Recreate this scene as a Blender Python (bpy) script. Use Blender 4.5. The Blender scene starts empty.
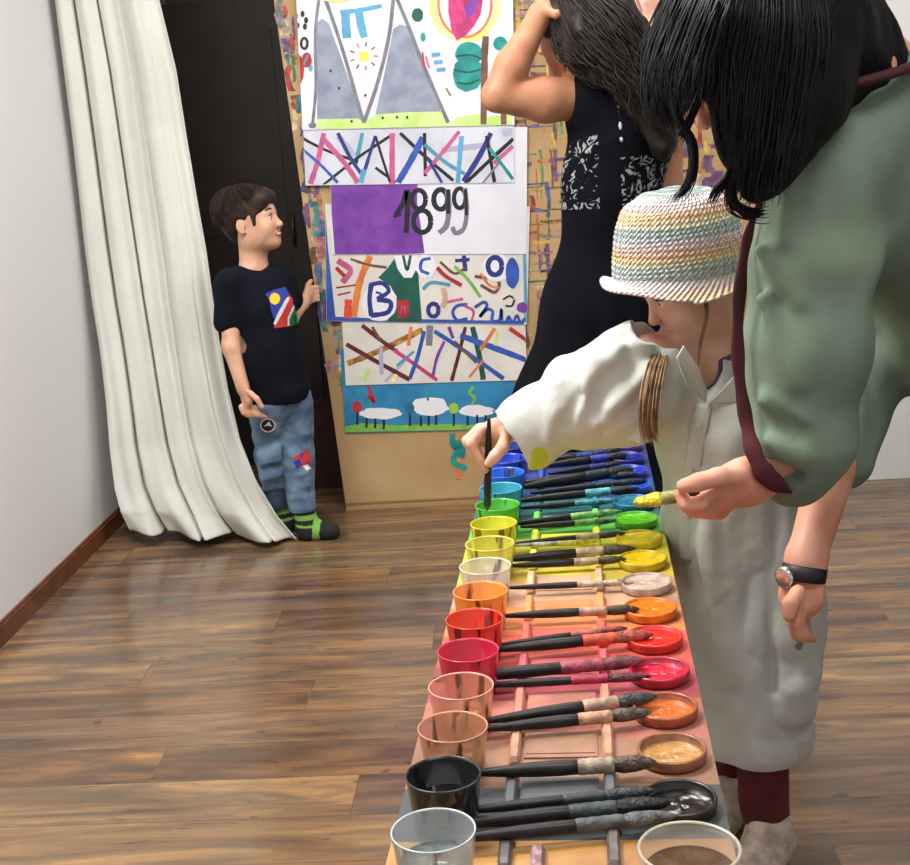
import bpy, math, random
import numpy as np
PI = math.pi
rnd = random.Random(7)
SC = bpy.context.scene
COL = SC.collection
# ------------------------------------------------------------------ camera
F = 1300.0
CAM = np.array([0, 0, 1.3])
_p, _r, _y = math.radians(13.08), math.radians(3.8), math.radians(3.4)
FW = np.array([-math.sin(_y)*math.cos(_p), math.cos(_y)*math.cos(_p), -math.sin(_p)])
RT = np.array([math.cos(_y), math.sin(_y), 0])
UP = np.cross(RT, FW)
def ray(px, py):
    x = px-455; y = py-432.5
    u = x*math.cos(_r)-y*math.sin(_r); v = x*math.sin(_r)+y*math.cos(_r)
    return FW+RT*(u/F)-UP*(v/F)
def onz(px, py, z):
    d = ray(px, py); return CAM+d*((z-CAM[2])/d[2])
def ony(px, py, y):
    d = ray(px, py); return CAM+d*((y-CAM[1])/d[1])
def zdist(y, z=1.0):
    return y*math.cos(_p)+(CAM[2]-z)*math.sin(_p)
cd = bpy.data.cameras.new('camera'); cam = bpy.data.objects.new('camera', cd); COL.objects.link(cam)
cd.sensor_fit = 'HORIZONTAL'; cd.sensor_width = 36; cd.lens = 36*F/910; cd.clip_start = 0.02
import mathutils
xr = RT*math.cos(_r)-UP*math.sin(_r); yr = RT*math.sin(_r)+UP*math.cos(_r)
M4 = mathutils.Matrix(((xr[0], yr[0], -FW[0], 0), (xr[1], yr[1], -FW[1], 0), (xr[2], yr[2], -FW[2], 1.3), (0, 0, 0, 1)))
cam.matrix_world = M4
SC.camera = cam
SC.view_settings.view_transform = 'Standard'; SC.view_settings.look = 'None'
SC.view_settings.gamma = 1; SC.view_settings.use_curve_mapping = False

# ------------------------------------------------------------------ colours and materials
def lin(c):
    out = []
    for v in c[:3]:
        v = v/255
        out.append(v/12.92 if v <= .04045 else ((v+.055)/1.055)**2.4)
    return (*out, 1)
def mat(name, c, rough=.6, metal=0, var=.0, vs=20, bump=0, bs=80, c2=None, alpha=1, trans=0, spec=.5, sss=0, coat=0, sheen=0):
    m = bpy.data.materials.new(name); m.use_nodes = True
    nt = m.node_tree; b = nt.nodes['Principled BSDF']
    b.inputs['Base Color'].default_value = lin(c); b.inputs['Roughness'].default_value = rough
    b.inputs['Metallic'].default_value = metal; b.inputs['Alpha'].default_value = alpha
    b.inputs['Transmission Weight'].default_value = trans
    b.inputs['Specular IOR Level'].default_value = spec
    b.inputs['Coat Weight'].default_value = coat; b.inputs['Coat Roughness'].default_value = .1
    if sheen: b.inputs['Sheen Weight'].default_value = sheen
    if sss:
        b.inputs['Subsurface Weight'].default_value = sss; b.inputs['Subsurface Radius'].default_value = (.012, .004, .002)
        b.inputs['Subsurface Scale'].default_value = 1
    tc = nt.nodes.new('ShaderNodeTexCoord')
    if var or c2:
        n = nt.nodes.new('ShaderNodeTexNoise'); n.inputs['Scale'].default_value = vs; n.inputs['Detail'].default_value = 4
        nt.links.new(tc.outputs['Object'], n.inputs['Vector'])
        r = nt.nodes.new('ShaderNodeValToRGB'); nt.links.new(n.outputs['Fac'], r.inputs['Fac'])
        if c2 is None: c2 = tuple(max(0, v*(1-var)) for v in c)
        r.color_ramp.elements[0].position = .38; r.color_ramp.elements[1].position = .62
        r.color_ramp.elements[0].color = lin(c2); r.color_ramp.elements[1].color = lin(c)
        nt.links.new(r.outputs['Color'], b.inputs['Base Color'])
    if bump:
        n2 = nt.nodes.new('ShaderNodeTexNoise'); n2.inputs['Scale'].default_value = bs; n2.inputs['Detail'].default_value = 5
        nt.links.new(tc.outputs['Object'], n2.inputs['Vector'])
        bp = nt.nodes.new('ShaderNodeBump'); bp.inputs['Strength'].default_value = bump; bp.inputs['Distance'].default_value = .004
        nt.links.new(n2.outputs['Fac'], bp.inputs['Height']); nt.links.new(bp.outputs['Normal'], b.inputs['Normal'])
    return m
class NT:
    def __init__(s, m): s.m = m; s.t = m.node_tree; s.b = s.t.nodes['Principled BSDF']
    def n(s, typ, **kw):
        x = s.t.nodes.new(typ)
        for k, v in kw.items():
            if k.startswith('i_'): x.inputs[k[2:].replace('_', ' ')].default_value = v
            else: setattr(x, k, v)
        return x
    def l(s, a, b): s.t.links.new(a, b)
    def ramp(s, src, stops, interp='LINEAR'):
        r = s.n('ShaderNodeValToRGB'); r.color_ramp.interpolation = interp
        e = r.color_ramp.elements
        while len(e) > 1: e.remove(e[-1])
        e[0].position = stops[0][0]; e[0].color = lin(stops[0][1])
        for p, c in stops[1:]:
            q = e.new(p); q.color = lin(c)
        s.l(src, r.inputs['Fac']); return r
    def mix(s, f, a, b, mode='MIX'):
        x = s.n('ShaderNodeMix', data_type='RGBA', blend_type=mode)
        if isinstance(f, (int, float)): x.inputs[0].default_value = f
        else: s.l(f, x.inputs[0])
        for q, i in ((a, 6), (b, 7)):
            if isinstance(q, tuple): x.inputs[i].default_value = lin(q)
            else: s.l(q, x.inputs[i])
        return x.outputs[2]
    def math(s, op, a, b=None):
        x = s.n('ShaderNodeMath', operation=op)
        for i, q in enumerate((a, b)):
            if q is None: continue
            if isinstance(q, (int, float)): x.inputs[i].default_value = q
            else: s.l(q, x.inputs[i])
        return x.outputs[0]

# ------------------------------------------------------------------ mesh helpers
def link(name, me, parent=None):
    o = bpy.data.objects.new(name, me); COL.objects.link(o)
    if parent is not None: o.parent = parent
    return o
def tag(o, label, cat=None, group=None):
    o['label'] = label
    if cat: o['category'] = cat
    if group: o['group'] = group
    return o
def empty(name, label, cat, loc=(0, 0, 0), rz=0, group=None):
    o = bpy.data.objects.new(name, None); COL.objects.link(o); o.location = loc; o.rotation_euler = (0, 0, rz)
    o.empty_display_size = .05
    return tag(o, label, cat, group)
class MB:
    """collects polygons, builds one mesh"""
    def __init__(s): s.v = []; s.f = []; s.mi = []; s.mats = []; s.sm = []
    def mid(s, m):
        if m not in s.mats: s.mats.append(m)
        return s.mats.index(m)
    def add(s, vs, fs, m, smooth=False):
        o = len(s.v); s.v += [tuple(map(float, p)) for p in vs]; k = s.mid(m)
        for f in fs: s.f.append(tuple(i+o for i in f)); s.mi.append(k); s.sm.append(smooth)
    def box(s, lo, hi, m, fn=None):
        x0, y0, z0 = lo; x1, y1, z1 = hi
        v = [(x0, y0, z0), (x1, y0, z0), (x1, y1, z0), (x0, y1, z0), (x0, y0, z1), (x1, y0, z1), (x1, y1, z1), (x0, y1, z1)]
        if fn: v = [fn(*p) for p in v]
        s.add(v, [(0, 3, 2, 1), (4, 5, 6, 7), (0, 1, 5, 4), (1, 2, 6, 5), (2, 3, 7, 6), (3, 0, 4, 7)], m)
    def lathe(s, prof, m, c=(0, 0, 0), n=40, axis='z', smooth=True, wob=0):
        vs = []; fs = []
        for r, h in prof:
            for i in range(n):
                a = 2*PI*i/n; rr = r*(1+wob*math.sin(3*a+h*90))
                if axis == 'z': vs.append((c[0]+rr*math.cos(a), c[1]+rr*math.sin(a), c[2]+h))
                else: vs.append((c[0]+h, c[1]+rr*math.cos(a), c[2]+rr*math.sin(a)))
        k = len(prof)
        for j in range(k-1):
            for i in range(n):
                a, b = j*n+i, j*n+(i+1) % n
                q = (a, b, b+n, a+n)
                fs.append(q if axis == 'z' else q)
        s.add(vs, fs, m, smooth)
    def tube(s, pts, rad, m, n=8, smooth=True, flat=1, fd=None, cap=True):
        vs, fs = tube_geo(pts, rad, n, flat, fd, cap)
        s.add(vs, fs, m, smooth)
    def build(s, name, parent=None, mirror=False):
        me = bpy.data.meshes.new(name); me.from_pydata(s.v, [], s.f)
        for m in s.mats: me.materials.append(m)
        me.polygons.foreach_set('material_index', s.mi); me.polygons.foreach_set('use_smooth', s.sm)
        me.update()
        return link(name, me, parent)
def tube_geo(pts, rad, n=8, flat=1, fd=None, cap=True):
    P = np.array(pts, float); k = len(P)
    R = np.array(rad if hasattr(rad, '__len__') else [rad]*k, float)
    T = np.gradient(P, axis=0); T /= np.linalg.norm(T, axis=1)[:, None]+1e-12
    up = np.array(fd if fd is not None else (0, 0, 1.), float)
    if fd is None and abs(T[0] @ up) > .9: up = np.array((0, 1., 0))
    vs = []
    a = np.arange(n)*2*PI/n
    for i in range(k):
        x = np.cross(up, T[i]); x /= np.linalg.norm(x)+1e-12
        y = np.cross(T[i], x)
        if fd is None: up = y
        vs.append(P[i]+R[i]*(np.cos(a)[:, None]*x+flat*np.sin(a)[:, None]*y))
    V = np.concatenate(vs)
    fs = [(j*n+i, j*n+(i+1) % n, (j+1)*n+(i+1) % n, (j+1)*n+i) for j in range(k-1) for i in range(n)]
    if cap: fs += [tuple(range(n))[::-1], tuple((k-1)*n+i for i in range(n))]
    return [tuple(p) for p in V], fs
def spline(pts, n=8):
    P = [np.array(p, float) for p in pts]
    if len(P) < 3: return [P[0]+(P[-1]-P[0])*t for t in np.linspace(0, 1, n+1)]
    P = [2*P[0]-P[1]]+P+[2*P[-1]-P[-2]]; out = []
    for i in range(1, len(P)-2):
        for t in np.arange(n)/n:
            a, b, c, d = P[i-1:i+3]
            out.append(.5*((2*b)+(c-a)*t+(2*a-5*b+4*c-d)*t*t+(3*b-a-3*c+d)*t**3))
    out.append(P[-2]); return out
def mesh_np(name, V, Fq, mats, parent=None, mi=None, smooth=True):
    me = bpy.data.meshes.new(name); n = len(V); m = len(Fq); k = Fq.shape[1]
    me.vertices.add(n); me.vertices.foreach_set('co', np.asarray(V, np.float32).ravel())
    me.loops.add(m*k); me.loops.foreach_set('vertex_index', np.asarray(Fq, np.int32).ravel())
    me.polygons.add(m); me.polygons.foreach_set('loop_start', np.arange(0, m*k, k, dtype=np.int32))
    me.polygons.foreach_set('loop_total', np.full(m, k, np.int32))
    for q in mats: me.materials.append(q)
    if mi is not None: me.polygons.foreach_set('material_index', np.asarray(mi, np.int32))
    me.polygons.foreach_set('use_smooth', np.full(m, smooth))
    me.update(calc_edges=True); me.validate()
    return link(name, me, parent)

# ------------------------------------------------------------------ signed distance modelling
def V3(p): return np.array(p, float)
class Field:
    def __init__(s, lo, hi, h):
        s.lo = V3(lo); s.h = h; s.n = np.ceil((V3(hi)-s.lo)/h).astype(int)+1
        s.ax = [(s.lo[i]+np.arange(s.n[i])*h).astype(np.float32) for i in range(3)]
        s.d = np.full(s.n, .2, np.float32)
    def _sl(s, lo, hi, pad):
        a = np.clip(np.floor((V3(lo)-pad-s.lo)/s.h).astype(int), 0, s.n); b = np.clip(np.ceil((V3(hi)+pad-s.lo)/s.h).astype(int)+1, 0, s.n)
        return tuple(slice(a[i], b[i]) for i in range(3))
    def _put(s, sl, d, k, op):
        a = s.d[sl]
        if a.size == 0: return
        if op == 'sub':
            d = -d
            if k: h = np.clip(.5-.5*(a-d)/k, 0, 1); s.d[sl] = a*(1-h)+d*h+k*h*(1-h)
            else: s.d[sl] = np.maximum(a, d)
        else:
            if k: h = np.clip(.5+.5*(a-d)/k, 0, 1); s.d[sl] = a*(1-h)+d*h-k*h*(1-h)
            else: s.d[sl] = np.minimum(a, d)
    def grid(s, sl):
        return s.ax[0][sl[0]][:, None, None], s.ax[1][sl[1]][None, :, None], s.ax[2][sl[2]][None, None, :]
    def cap(s, a, b, ra, rb, k=.02, op='add', flat=1., fd=None):
        """tapered capsule; flat<1 squeezes the section along fd"""
        a = V3(a); b = V3(b); R = max(ra, rb)
        sl = s._sl(np.minimum(a, b)-R, np.maximum(a, b)+R, k+.02+2*s.h); X, Y, Z = s.grid(sl)
        ab = b-a; L = float(ab @ ab)+1e-12
        px, py, pz = X-a[0], Y-a[1], Z-a[2]
        t = np.clip((px*ab[0]+py*ab[1]+pz*ab[2])/L, 0, 1)
        qx, qy, qz = px-t*ab[0], py-t*ab[1], pz-t*ab[2]
        if fd is not None:
            f = V3(fd); f /= np.linalg.norm(f)
            c = qx*f[0]+qy*f[1]+qz*f[2]; g = c*(1/flat-1)
            d = np.sqrt((qx+g*f[0])**2+(qy+g*f[1])**2+(qz+g*f[2])**2)-(ra+(rb-ra)*t)
            d = np.where(d > 0, d*(.5+.5*flat), d*flat)
        else: d = np.sqrt(qx*qx+qy*qy+qz*qz)-(ra+(rb-ra)*t)
        s._put(sl, d, k, op)
    def chain(s, pts, rads, k=.02, op='add', flat=1., fd=None):
        for i in range(len(pts)-1): s.cap(pts[i], pts[i+1], rads[i], rads[i+1], k, op, flat, fd)
    def ell(s, c, r, k=.02, R=None, op='add'):
        c = V3(c); r = V3(r); m = r.max()
        sl = s._sl(c-m, c+m, k+.02+2*s.h); X, Y, Z = s.grid(sl)
        px, py, pz = X-c[0], Y-c[1], Z-c[2]
        if R is None: q = [px, py, pz]
        else: q = [px*R[0][i]+py*R[1][i]+pz*R[2][i] for i in range(3)]
        k0 = np.sqrt((q[0]/r[0])**2+(q[1]/r[1])**2+(q[2]/r[2])**2)
        k1 = np.sqrt((q[0]/r[0]**2)**2+(q[1]/r[1]**2)**2+(q[2]/r[2]**2)**2)+1e-9
        s._put(sl, k0*(k0-1)/k1, k, op)
    def warp(s, fn, band=.03):
        """add fn(P) to the distance near the surface"""
        idx = np.nonzero(np.abs(s.d) < band)
        P = np.stack([s.ax[i][idx[i]] for i in range(3)], 1)
        s.d[idx] += fn(P).astype(np.float32)
    def mesh(s, name, mats, parent=None, smooth=2, matfn=None):
        V, Q = nets(s.d, s.lo, s.h)
        V = relax(V, Q, smooth)
        mi = None
        if matfn is not None: mi = matfn(V[Q].mean(1))
        s.d = None
        return mesh_np(name, V, Q, mats, parent, mi)
def nets(d, lo, h):
    d[0] = d[-1] = .1; d[:, 0] = d[:, -1] = .1; d[:, :, 0] = d[:, :, -1] = .1
    s = d < 0
    c = np.zeros(np.array(d.shape)-1, np.uint8)
    offs = [(i, j, k) for i in (0, 1) for j in (0, 1) for k in (0, 1)]
    nx, ny, nz = c.shape
    for i, j, k in offs: c += s[i:i+nx, j:j+ny, k:k+nz]
    I = np.nonzero((c > 0) & (c < 8)); N = len(I[0])
    idx = np.full(c.shape, -1, np.int32); idx[I] = np.arange(N)
    D = {o: d[I[0]+o[0], I[1]+o[1], I[2]+o[2]] for o in offs}
    pos = np.zeros((N, 3)); cnt = np.zeros(N)
    for o in offs:
        for ax in range(3):
            if o[ax]: continue
            o2 = list(o); o2[ax] = 1; o2 = tuple(o2)
            a, b = D[o], D[o2]; m = (a < 0) != (b < 0)
            t = a[m]/(a[m]-b[m]); p = np.tile(np.array(o, float), (m.sum(), 1)); p[:, ax] += t
            pos[m] += p; cnt[m] += 1
    V = lo+(np.stack(I, 1)+pos/cnt[:, None])*h
    Qs = []
    for ax in range(3):
        a1, a2 = (ax+1) % 3, (ax+2) % 3
        A = [slice(None)]*3; B = [slice(None)]*3
        A[ax] = slice(0, -1); B[ax] = slice(1, None)
        for q in (a1, a2): A[q] = slice(1, -1); B[q] = slice(1, -1)
        sa, sb = s[tuple(A)], s[tuple(B)]
        e = np.nonzero(sa != sb)
        base = [None]*3
        base[ax] = e[ax]; base[a1] = e[a1]+1; base[a2] = e[a2]+1
        def g(da, db):
            c3 = [None]*3; c3[ax] = base[ax]; c3[a1] = base[a1]+da; c3[a2] = base[a2]+db
            return idx[c3[0], c3[1], c3[2]]
        q = np.stack([g(-1, -1), g(0, -1), g(0, 0), g(-1, 0)], 1)
        inside = sa[e]
        q[~inside] = q[~inside][:, ::-1]
        Qs.append(q)
    return V, np.concatenate(Qs)
def relax(V, Q, it, lam=.5):
    if not it: return V
    E = np.concatenate([Q[:, [0, 1]], Q[:, [1, 2]], Q[:, [2, 3]], Q[:, [3, 0]]]); n = len(V)
    cnt = np.bincount(E[:, 0], minlength=n)+np.bincount(E[:, 1], minlength=n)+1e-9
    for _ in range(it):
        S = np.stack([np.bincount(E[:, 0], V[E[:, 1], i], n)+np.bincount(E[:, 1], V[E[:, 0], i], n) for i in range(3)], 1)
        V = V*(1-lam)+lam*S/cnt[:, None]
    return V
_nt = np.random.RandomState(3).rand(32, 32, 32)
def vnoise(P, sc, seed=0):
    p = P*np.array(sc)+seed*7.13; i = np.floor(p).astype(int); f = p-i; f = f*f*(3-2*f); o = 0
    for a in (0, 1):
        for b in (0, 1):
            for c in (0, 1):
                w = (f[:, 0] if a else 1-f[:, 0])*(f[:, 1] if b else 1-f[:, 1])*(f[:, 2] if c else 1-f[:, 2])
                o = o+w*_nt[(i[:, 0]+a) % 32, (i[:, 1]+b) % 32, (i[:, 2]+c) % 32]
    return o*2-1
def strands(name, guides, n, mat_, parent=None, r=.0012, spread=.008, seed=1, wav=0, wl=.05, k=14, sides=3, lenvar=.25):
    """hair: n tapered tubes that run between neighbouring guide curves"""
    rs = np.random.RandomState(seed)
    G = []
    for g in guides:
        s_ = np.array(spline(g, 6)); t = np.linspace(0, len(s_)-1, k); i = np.clip(t.astype(int), 0, len(s_)-2); fr = (t-i)[:, None]
        G.append(s_[i]*(1-fr)+s_[i+1]*fr)
    G = np.array(G); m = len(G)
    Vs = []; Fs = []; off = 0
    base = np.array([(j*sides+i, j*sides+(i+1) % sides, (j+1)*sides+(i+1) % sides, (j+1)*sides+i) for j in range(k-1) for i in range(sides)])
    for q in range(n):
        a = rs.rand()*(m-1); i = min(int(a), m-2); fr = a-i
        L = 1-rs.rand()*lenvar
        C = G[i]*(1-fr)+G[i+1]*fr
        t = np.linspace(0, L*(k-1), k); ii = np.clip(t.astype(int), 0, k-2); f2 = (t-ii)[:, None]
        C = C[ii]*(1-f2)+C[ii+1]*f2
        tt = np.linspace(0, 1, k)[:, None]
        C = C+rs.randn(3)*spread*(.5+.8*tt)
        if wav:
            ph = rs.rand()*6.28; d = np.cumsum(np.linalg.norm(np.diff(C, axis=0, prepend=C[:1]), axis=1))
            w = rs.randn(3); w /= np.linalg.norm(w)
            w2 = np.cross(w, (0, 0, 1.))
            C = C+wav*tt*(np.sin(d/wl*6.28+ph)[:, None]*w+np.cos(d/wl*6.28+ph)[:, None]*w2)
        R = r*(.7+.6*rs.rand())*np.clip(1.15-np.linspace(0, 1, k)**3, .15, 1)
        v, _ = tube_geo(C, R, sides, cap=False)
        Vs.append(np.array(v)); Fs.append(base+off); off += k*sides
    return mesh_np(name, np.concatenate(Vs), np.concatenate(Fs), [mat_], parent)
def frame(fwd, up=(0, 0, 1)):
    f = V3(fwd); f /= np.linalg.norm(f); l = np.cross(V3(up), f); l /= np.linalg.norm(l); u = np.cross(f, l)
    return np.stack([f, l, u], 1)     # columns: forward, left, up
# ------------------------------------------------------------------ the room
YB = 4.453                                  # front of the painted wall
XL = -1.49                                 # left wall
def struct(o): o['kind'] = 'structure'; return o
# floor: laminate planks running across
m = mat('laminate planks', (140, 110, 85), rough=.33, spec=.5); N = NT(m)
tc = N.n('ShaderNodeTexCoord'); sp = N.n('ShaderNodeSeparateXYZ'); N.l(tc.outputs['Object'], sp.inputs[0])
rowi = N.math('FLOOR', N.math('DIVIDE', sp.outputs[1], .165)); mp = N.n('ShaderNodeCombineXYZ')
N.l(N.math('ADD', sp.outputs[0], N.math('MULTIPLY', N.math('FRACT', N.math('MULTIPLY', rowi, .381)), 1.18)), mp.inputs[0]); N.l(sp.outputs[1], mp.inputs[1])
br = N.n('ShaderNodeTexBrick', offset=0); N.l(mp.outputs[0], br.inputs['Vector'])
br.inputs['Color1'].default_value = (0, 0, 0, 1); br.inputs['Color2'].default_value = (1, 1, 1, 1); br.inputs['Mortar'].default_value = (.5, .5, .5, 1)
br.inputs['Scale'].default_value = 1; br.inputs['Brick Width'].default_value = 1.18; br.inputs['Row Height'].default_value = .165
br.inputs['Mortar Size'].default_value = .0012; br.inputs['Bias'].default_value = 0
cmb = N.n('ShaderNodeSeparateColor'); N.l(br.outputs['Color'], cmb.inputs[0])
off = N.n('ShaderNodeCombineXYZ'); N.l(N.math('MULTIPLY', cmb.outputs[0], 9.0), off.inputs[0]); N.l(N.math('MULTIPLY', cmb.outputs[0], 5.0), off.inputs[2])
va = N.n('ShaderNodeVectorMath', operation='ADD'); N.l(tc.outputs['Object'], va.inputs[0]); N.l(off.outputs[0], va.inputs[1])
def stretch(sx, sy, scale, det, rough=.55, dist=0):
    q = N.n('ShaderNodeMapping'); q.inputs['Scale'].default_value = (sx, sy, 1); N.l(va.outputs[0], q.inputs['Vector'])
    z = N.n('ShaderNodeTexNoise'); z.inputs['Scale'].default_value = scale; z.inputs['Detail'].default_value = det
    z.inputs['Roughness'].default_value = rough; z.inputs['Distortion'].default_value = dist
    N.l(q.outputs[0], z.inputs['Vector']); return z.outputs['Fac']
basec = N.ramp(stretch(1.2, 9, 1.6, 6, .6, .6), [(.28, (82, 66, 54)), (.42, (112, 89, 71)), (.52, (134, 107, 82)), (.62, (160, 127, 90)), (.75, (200, 160, 104))])
grey = N.ramp(stretch(2.2, 8, 1.5, 4, .6, .4), [(.5, (0, 0, 0)), (.66, (255, 255, 255))])
c1 = N.mix(N.math('MULTIPLY', grey.outputs[0], .75), basec.outputs[0], (92, 84, 76))
knot = N.ramp(stretch(2.4, 14, 3.0, 3, .5, 1.5), [(.64, (0, 0, 0)), (.72, (255, 255, 255))])
c2_ = N.mix(N.math('MULTIPLY', knot.outputs[0], .75), c1, (66, 50, 42))
tone = N.ramp(cmb.outputs[0], [(0, (215, 200, 190)), (.5, (240, 236, 232)), (1, (255, 252, 240))])
c3 = N.mix(1.0, c2_, tone.outputs[0], 'MULTIPLY')
c4 = N.mix(N.math('MULTIPLY', br.outputs['Fac'], .55), c3, (60, 45, 35))
N.l(c4, N.b.inputs['Base Color'])
rr = N.ramp(stretch(2, 14, 3, 5), [(.3, (90, 90, 90)), (.7, (140, 140, 140))]); N.l(rr.outputs[0], N.b.inputs['Roughness'])
bp = N.n('ShaderNodeBump'); bp.inputs['Strength'].default_value = .25; bp.inputs['Distance'].default_value = .001
N.l(br.outputs['Fac'], bp.inputs['Height']); bp.invert = True; N.l(bp.outputs[0], N.b.inputs['Normal'])
b = MB(); b.box((XL-.1, -1.2, -.05), (3.2, 6.0, 0), m); struct(b.build('floor'))
wallw = mat('white wall paint', (228, 230, 230), rough=.8, bump=.1, bs=120)
b = MB(); b.box((XL-.1, -1.2, 0), (XL, 6.0, 2.9), wallw); struct(b.build('wall_left'))
b = MB(); b.box((3.1, -1.2, 0), (3.2, 6.0, 2.9), wallw); struct(b.build('wall_right'))
b = MB(); b.box((XL-.1, -1.2, 2.9), (3.2, 6.0, 3.0), mat('ceiling white', (235, 233, 228), rough=.9)); struct(b.build('ceiling'))
skirt = mat('varnished skirting', (120, 66, 44), rough=.35, var=.25, vs=14)
b = MB(); b.box((XL, -1.2, 0), (XL+.014, 5.9, .055), skirt); b.box((XL, -1.2, .055), (XL+.008, 5.9, .062), skirt); struct(b.build('baseboard_left'))
# dark end of the room behind the doorway
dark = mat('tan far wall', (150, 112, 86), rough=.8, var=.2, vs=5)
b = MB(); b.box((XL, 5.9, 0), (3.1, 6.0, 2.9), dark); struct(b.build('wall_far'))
# tall dark wardrobe seen through the doorway
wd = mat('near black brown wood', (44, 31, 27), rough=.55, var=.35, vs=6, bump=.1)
wr = empty('wardrobe', 'tall near-black wardrobe in the dark space behind the boy', 'wardrobe', (-.87, 5.16, 0))
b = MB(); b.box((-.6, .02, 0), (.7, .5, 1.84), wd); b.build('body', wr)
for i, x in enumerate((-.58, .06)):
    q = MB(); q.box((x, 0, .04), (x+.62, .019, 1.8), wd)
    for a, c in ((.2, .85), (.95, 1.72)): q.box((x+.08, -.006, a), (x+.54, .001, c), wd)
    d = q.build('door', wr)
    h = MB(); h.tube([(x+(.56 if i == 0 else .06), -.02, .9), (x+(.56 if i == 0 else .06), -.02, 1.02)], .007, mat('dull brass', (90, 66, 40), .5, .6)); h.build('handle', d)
rw = mat('reddish dark wood', (78, 42, 32), rough=.5, var=.35, vs=9)
bx = empty('storage_box', 'low reddish-brown wooden box on the floor behind the boy', 'box', (-.6, 4.76, 0))
b = MB(); b.box((-.32, 0, 0), (.3, .24, .30), rw); b.box((-.33, -.012, .27), (.31, .248, .31), rw); b.build('body', bx)
b = MB()
for x in (-.31, -.01, .27):
    b = MB(); b.box((x, -.011, .0), (x+.02, -.0005, .268), rw); b.build('rib', bx)
# crumpled bag on the box
bagm = mat('crumpled brown paper', (150, 108, 84), rough=.8, var=.35, vs=25, bump=.6, bs=60)
Fd = Field((-.72, 4.76, .29), (-.48, 4.98, .46), .006)
Fd.ell((-.62, 4.87, .359), (.08, .06, .036), .02); Fd.ell((-.56, 4.87, .37), (.05, .05, .04), .02)
Fd.warp(lambda P: .012*vnoise(P, 28)+.006*vnoise(P, 60, 2))
o = Fd.mesh('paper_bag', [bagm]); tag(o, 'crumpled brown paper bag lying on the low wooden box', 'bag')
# the painted wall: kraft paper surface with layers of old paint
kraft = mat('paint marked kraft wall', (186, 152, 104), rough=.75); N = NT(kraft)
tc = N.n('ShaderNodeTexCoord')
def nz(scale, sx=1, sz=1, det=4, dist=0):
    q = N.n('ShaderNodeMapping'); q.inputs['Scale'].default_value = (sx, 1, sz); N.l(tc.outputs['Object'], q.inputs['Vector'])
    z = N.n('ShaderNodeTexNoise'); z.inputs['Scale'].default_value = scale; z.inputs['Detail'].default_value = det; z.inputs['Distortion'].default_value = dist
    N.l(q.outputs[0], z.inputs['Vector']); return z
c = N.ramp(nz(3).outputs['Fac'], [(.3, (162, 132, 92)), (.55, (182, 150, 106)), (.75, (196, 166, 124))]).outputs[0]
N.l(c, N.b.inputs['Base Color'])
PAL = {n: mat('paint '+n, tuple(int(a*.74+b*.26) for a, b in zip(c, (186, 155, 112))), rough=.7, var=.3, vs=45) for n, c in dict(
    purple=(112, 70, 140), violet=(92, 60, 130), red=(178, 48, 48), green=(70, 140, 90), blue=(60, 100, 175), teal=(40, 135, 140),
    orange=(205, 120, 60), yellow=(215, 185, 80), pink=(200, 120, 140), brown=(110, 70, 50), cream=(220, 205, 180), grey=(140, 140, 150), dkblue=(40, 50, 110)).items()}
wb = MB()
LX = lambda z: -.672-.0532*z
wb.box((0, YB, 0), (.93, YB+.05, 2.88), kraft, lambda x, y, z: (x if x > 0 else LX(z), y, z))
b = MB(); b.box((-.6, YB+.0505, 0), (3.1, YB+.15, 2.9), wallw); struct(b.build('wall_back'))
keys = list(PAL)
def dab(x, z, w, h, m, lay):
    y = YB-.0004-.000003*lay
    n = 6; tp = []; bt = []; cv = rnd.uniform(-.25, .25)*min(w, h)*2
    for i in range(n+1):
        t = i/n; j = rnd.uniform(-.45, .45)*(1.0 if t in (0, 1) else .6); oo = cv*math.sin(t*3)
        if w > h: tp.append((x-w/2+w*t, y, z+oo+h/2*(1+j))); bt.append((x-w/2+w*t, y, z+oo-h/2*(1-rnd.uniform(-.4, .4))))
        else: tp.append((x+oo+w/2*(1+j), y, z-h/2+h*t)); bt.append((x+oo-w/2*(1-rnd.uniform(-.4, .4)), y, z-h/2+h*t))
    vs = tp+bt; fs = [(i, i+1, n+2+i, n+1+i) for i in range(n)]
    if w > h: fs = [f[::-1] for f in fs]
    wb.add(vs, fs, m)
lay = 0
for q in range(520):
    if q < 110: z = rnd.uniform(.45, 1.95); x = LX(z)+rnd.uniform(.005, .06)
    elif q < 430: x = rnd.uniform(-.02, .35); z = rnd.uniform(.55, 1.75)
    else: x = rnd.uniform(.3, .85); z = rnd.uniform(.7, 1.75)
    k = rnd.choice(keys)
    if x > -.1 and .95 < z < 1.35: k = rnd.choice(['purple', 'violet', 'purple', 'orange', 'yellow', 'green', 'blue', 'red', 'brown'])
    if x < -.4: w, h = rnd.uniform(.008, .03), rnd.uniform(.02, .09); x = max(x, LX(z+h)+w*.8)
    elif rnd.random() < .5: w, h = rnd.uniform(.03, .12), rnd.uniform(.004, .012)
    else: w, h = rnd.uniform(.004, .014), rnd.uniform(.03, .14)
    lay = q
    dab(x, z, w, h, PAL[k], lay)
# a purple patch and the teal and red drips below the lowest painting
for q in range(60): dab(rnd.uniform(.4, .72), rnd.uniform(.95, 1.4), rnd.uniform(.02, .07), rnd.uniform(.03, .09), PAL[rnd.choice(['purple', 'violet', 'purple', 'cream', 'blue', 'orange'])], 901+q)
struct(wb.build('wall_painted'))
b = MB(); b.box((-.672, YB-.006, .0), (.93, YB-.0008, .012), mat('pale edge strip', (170, 138, 92), .6))
b.box((-.672, YB-.004, .02), (.93, YB-.0008, .027), mat('edge strip two', (150, 118, 76), .6)); struct(b.build('trim_1'))
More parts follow.
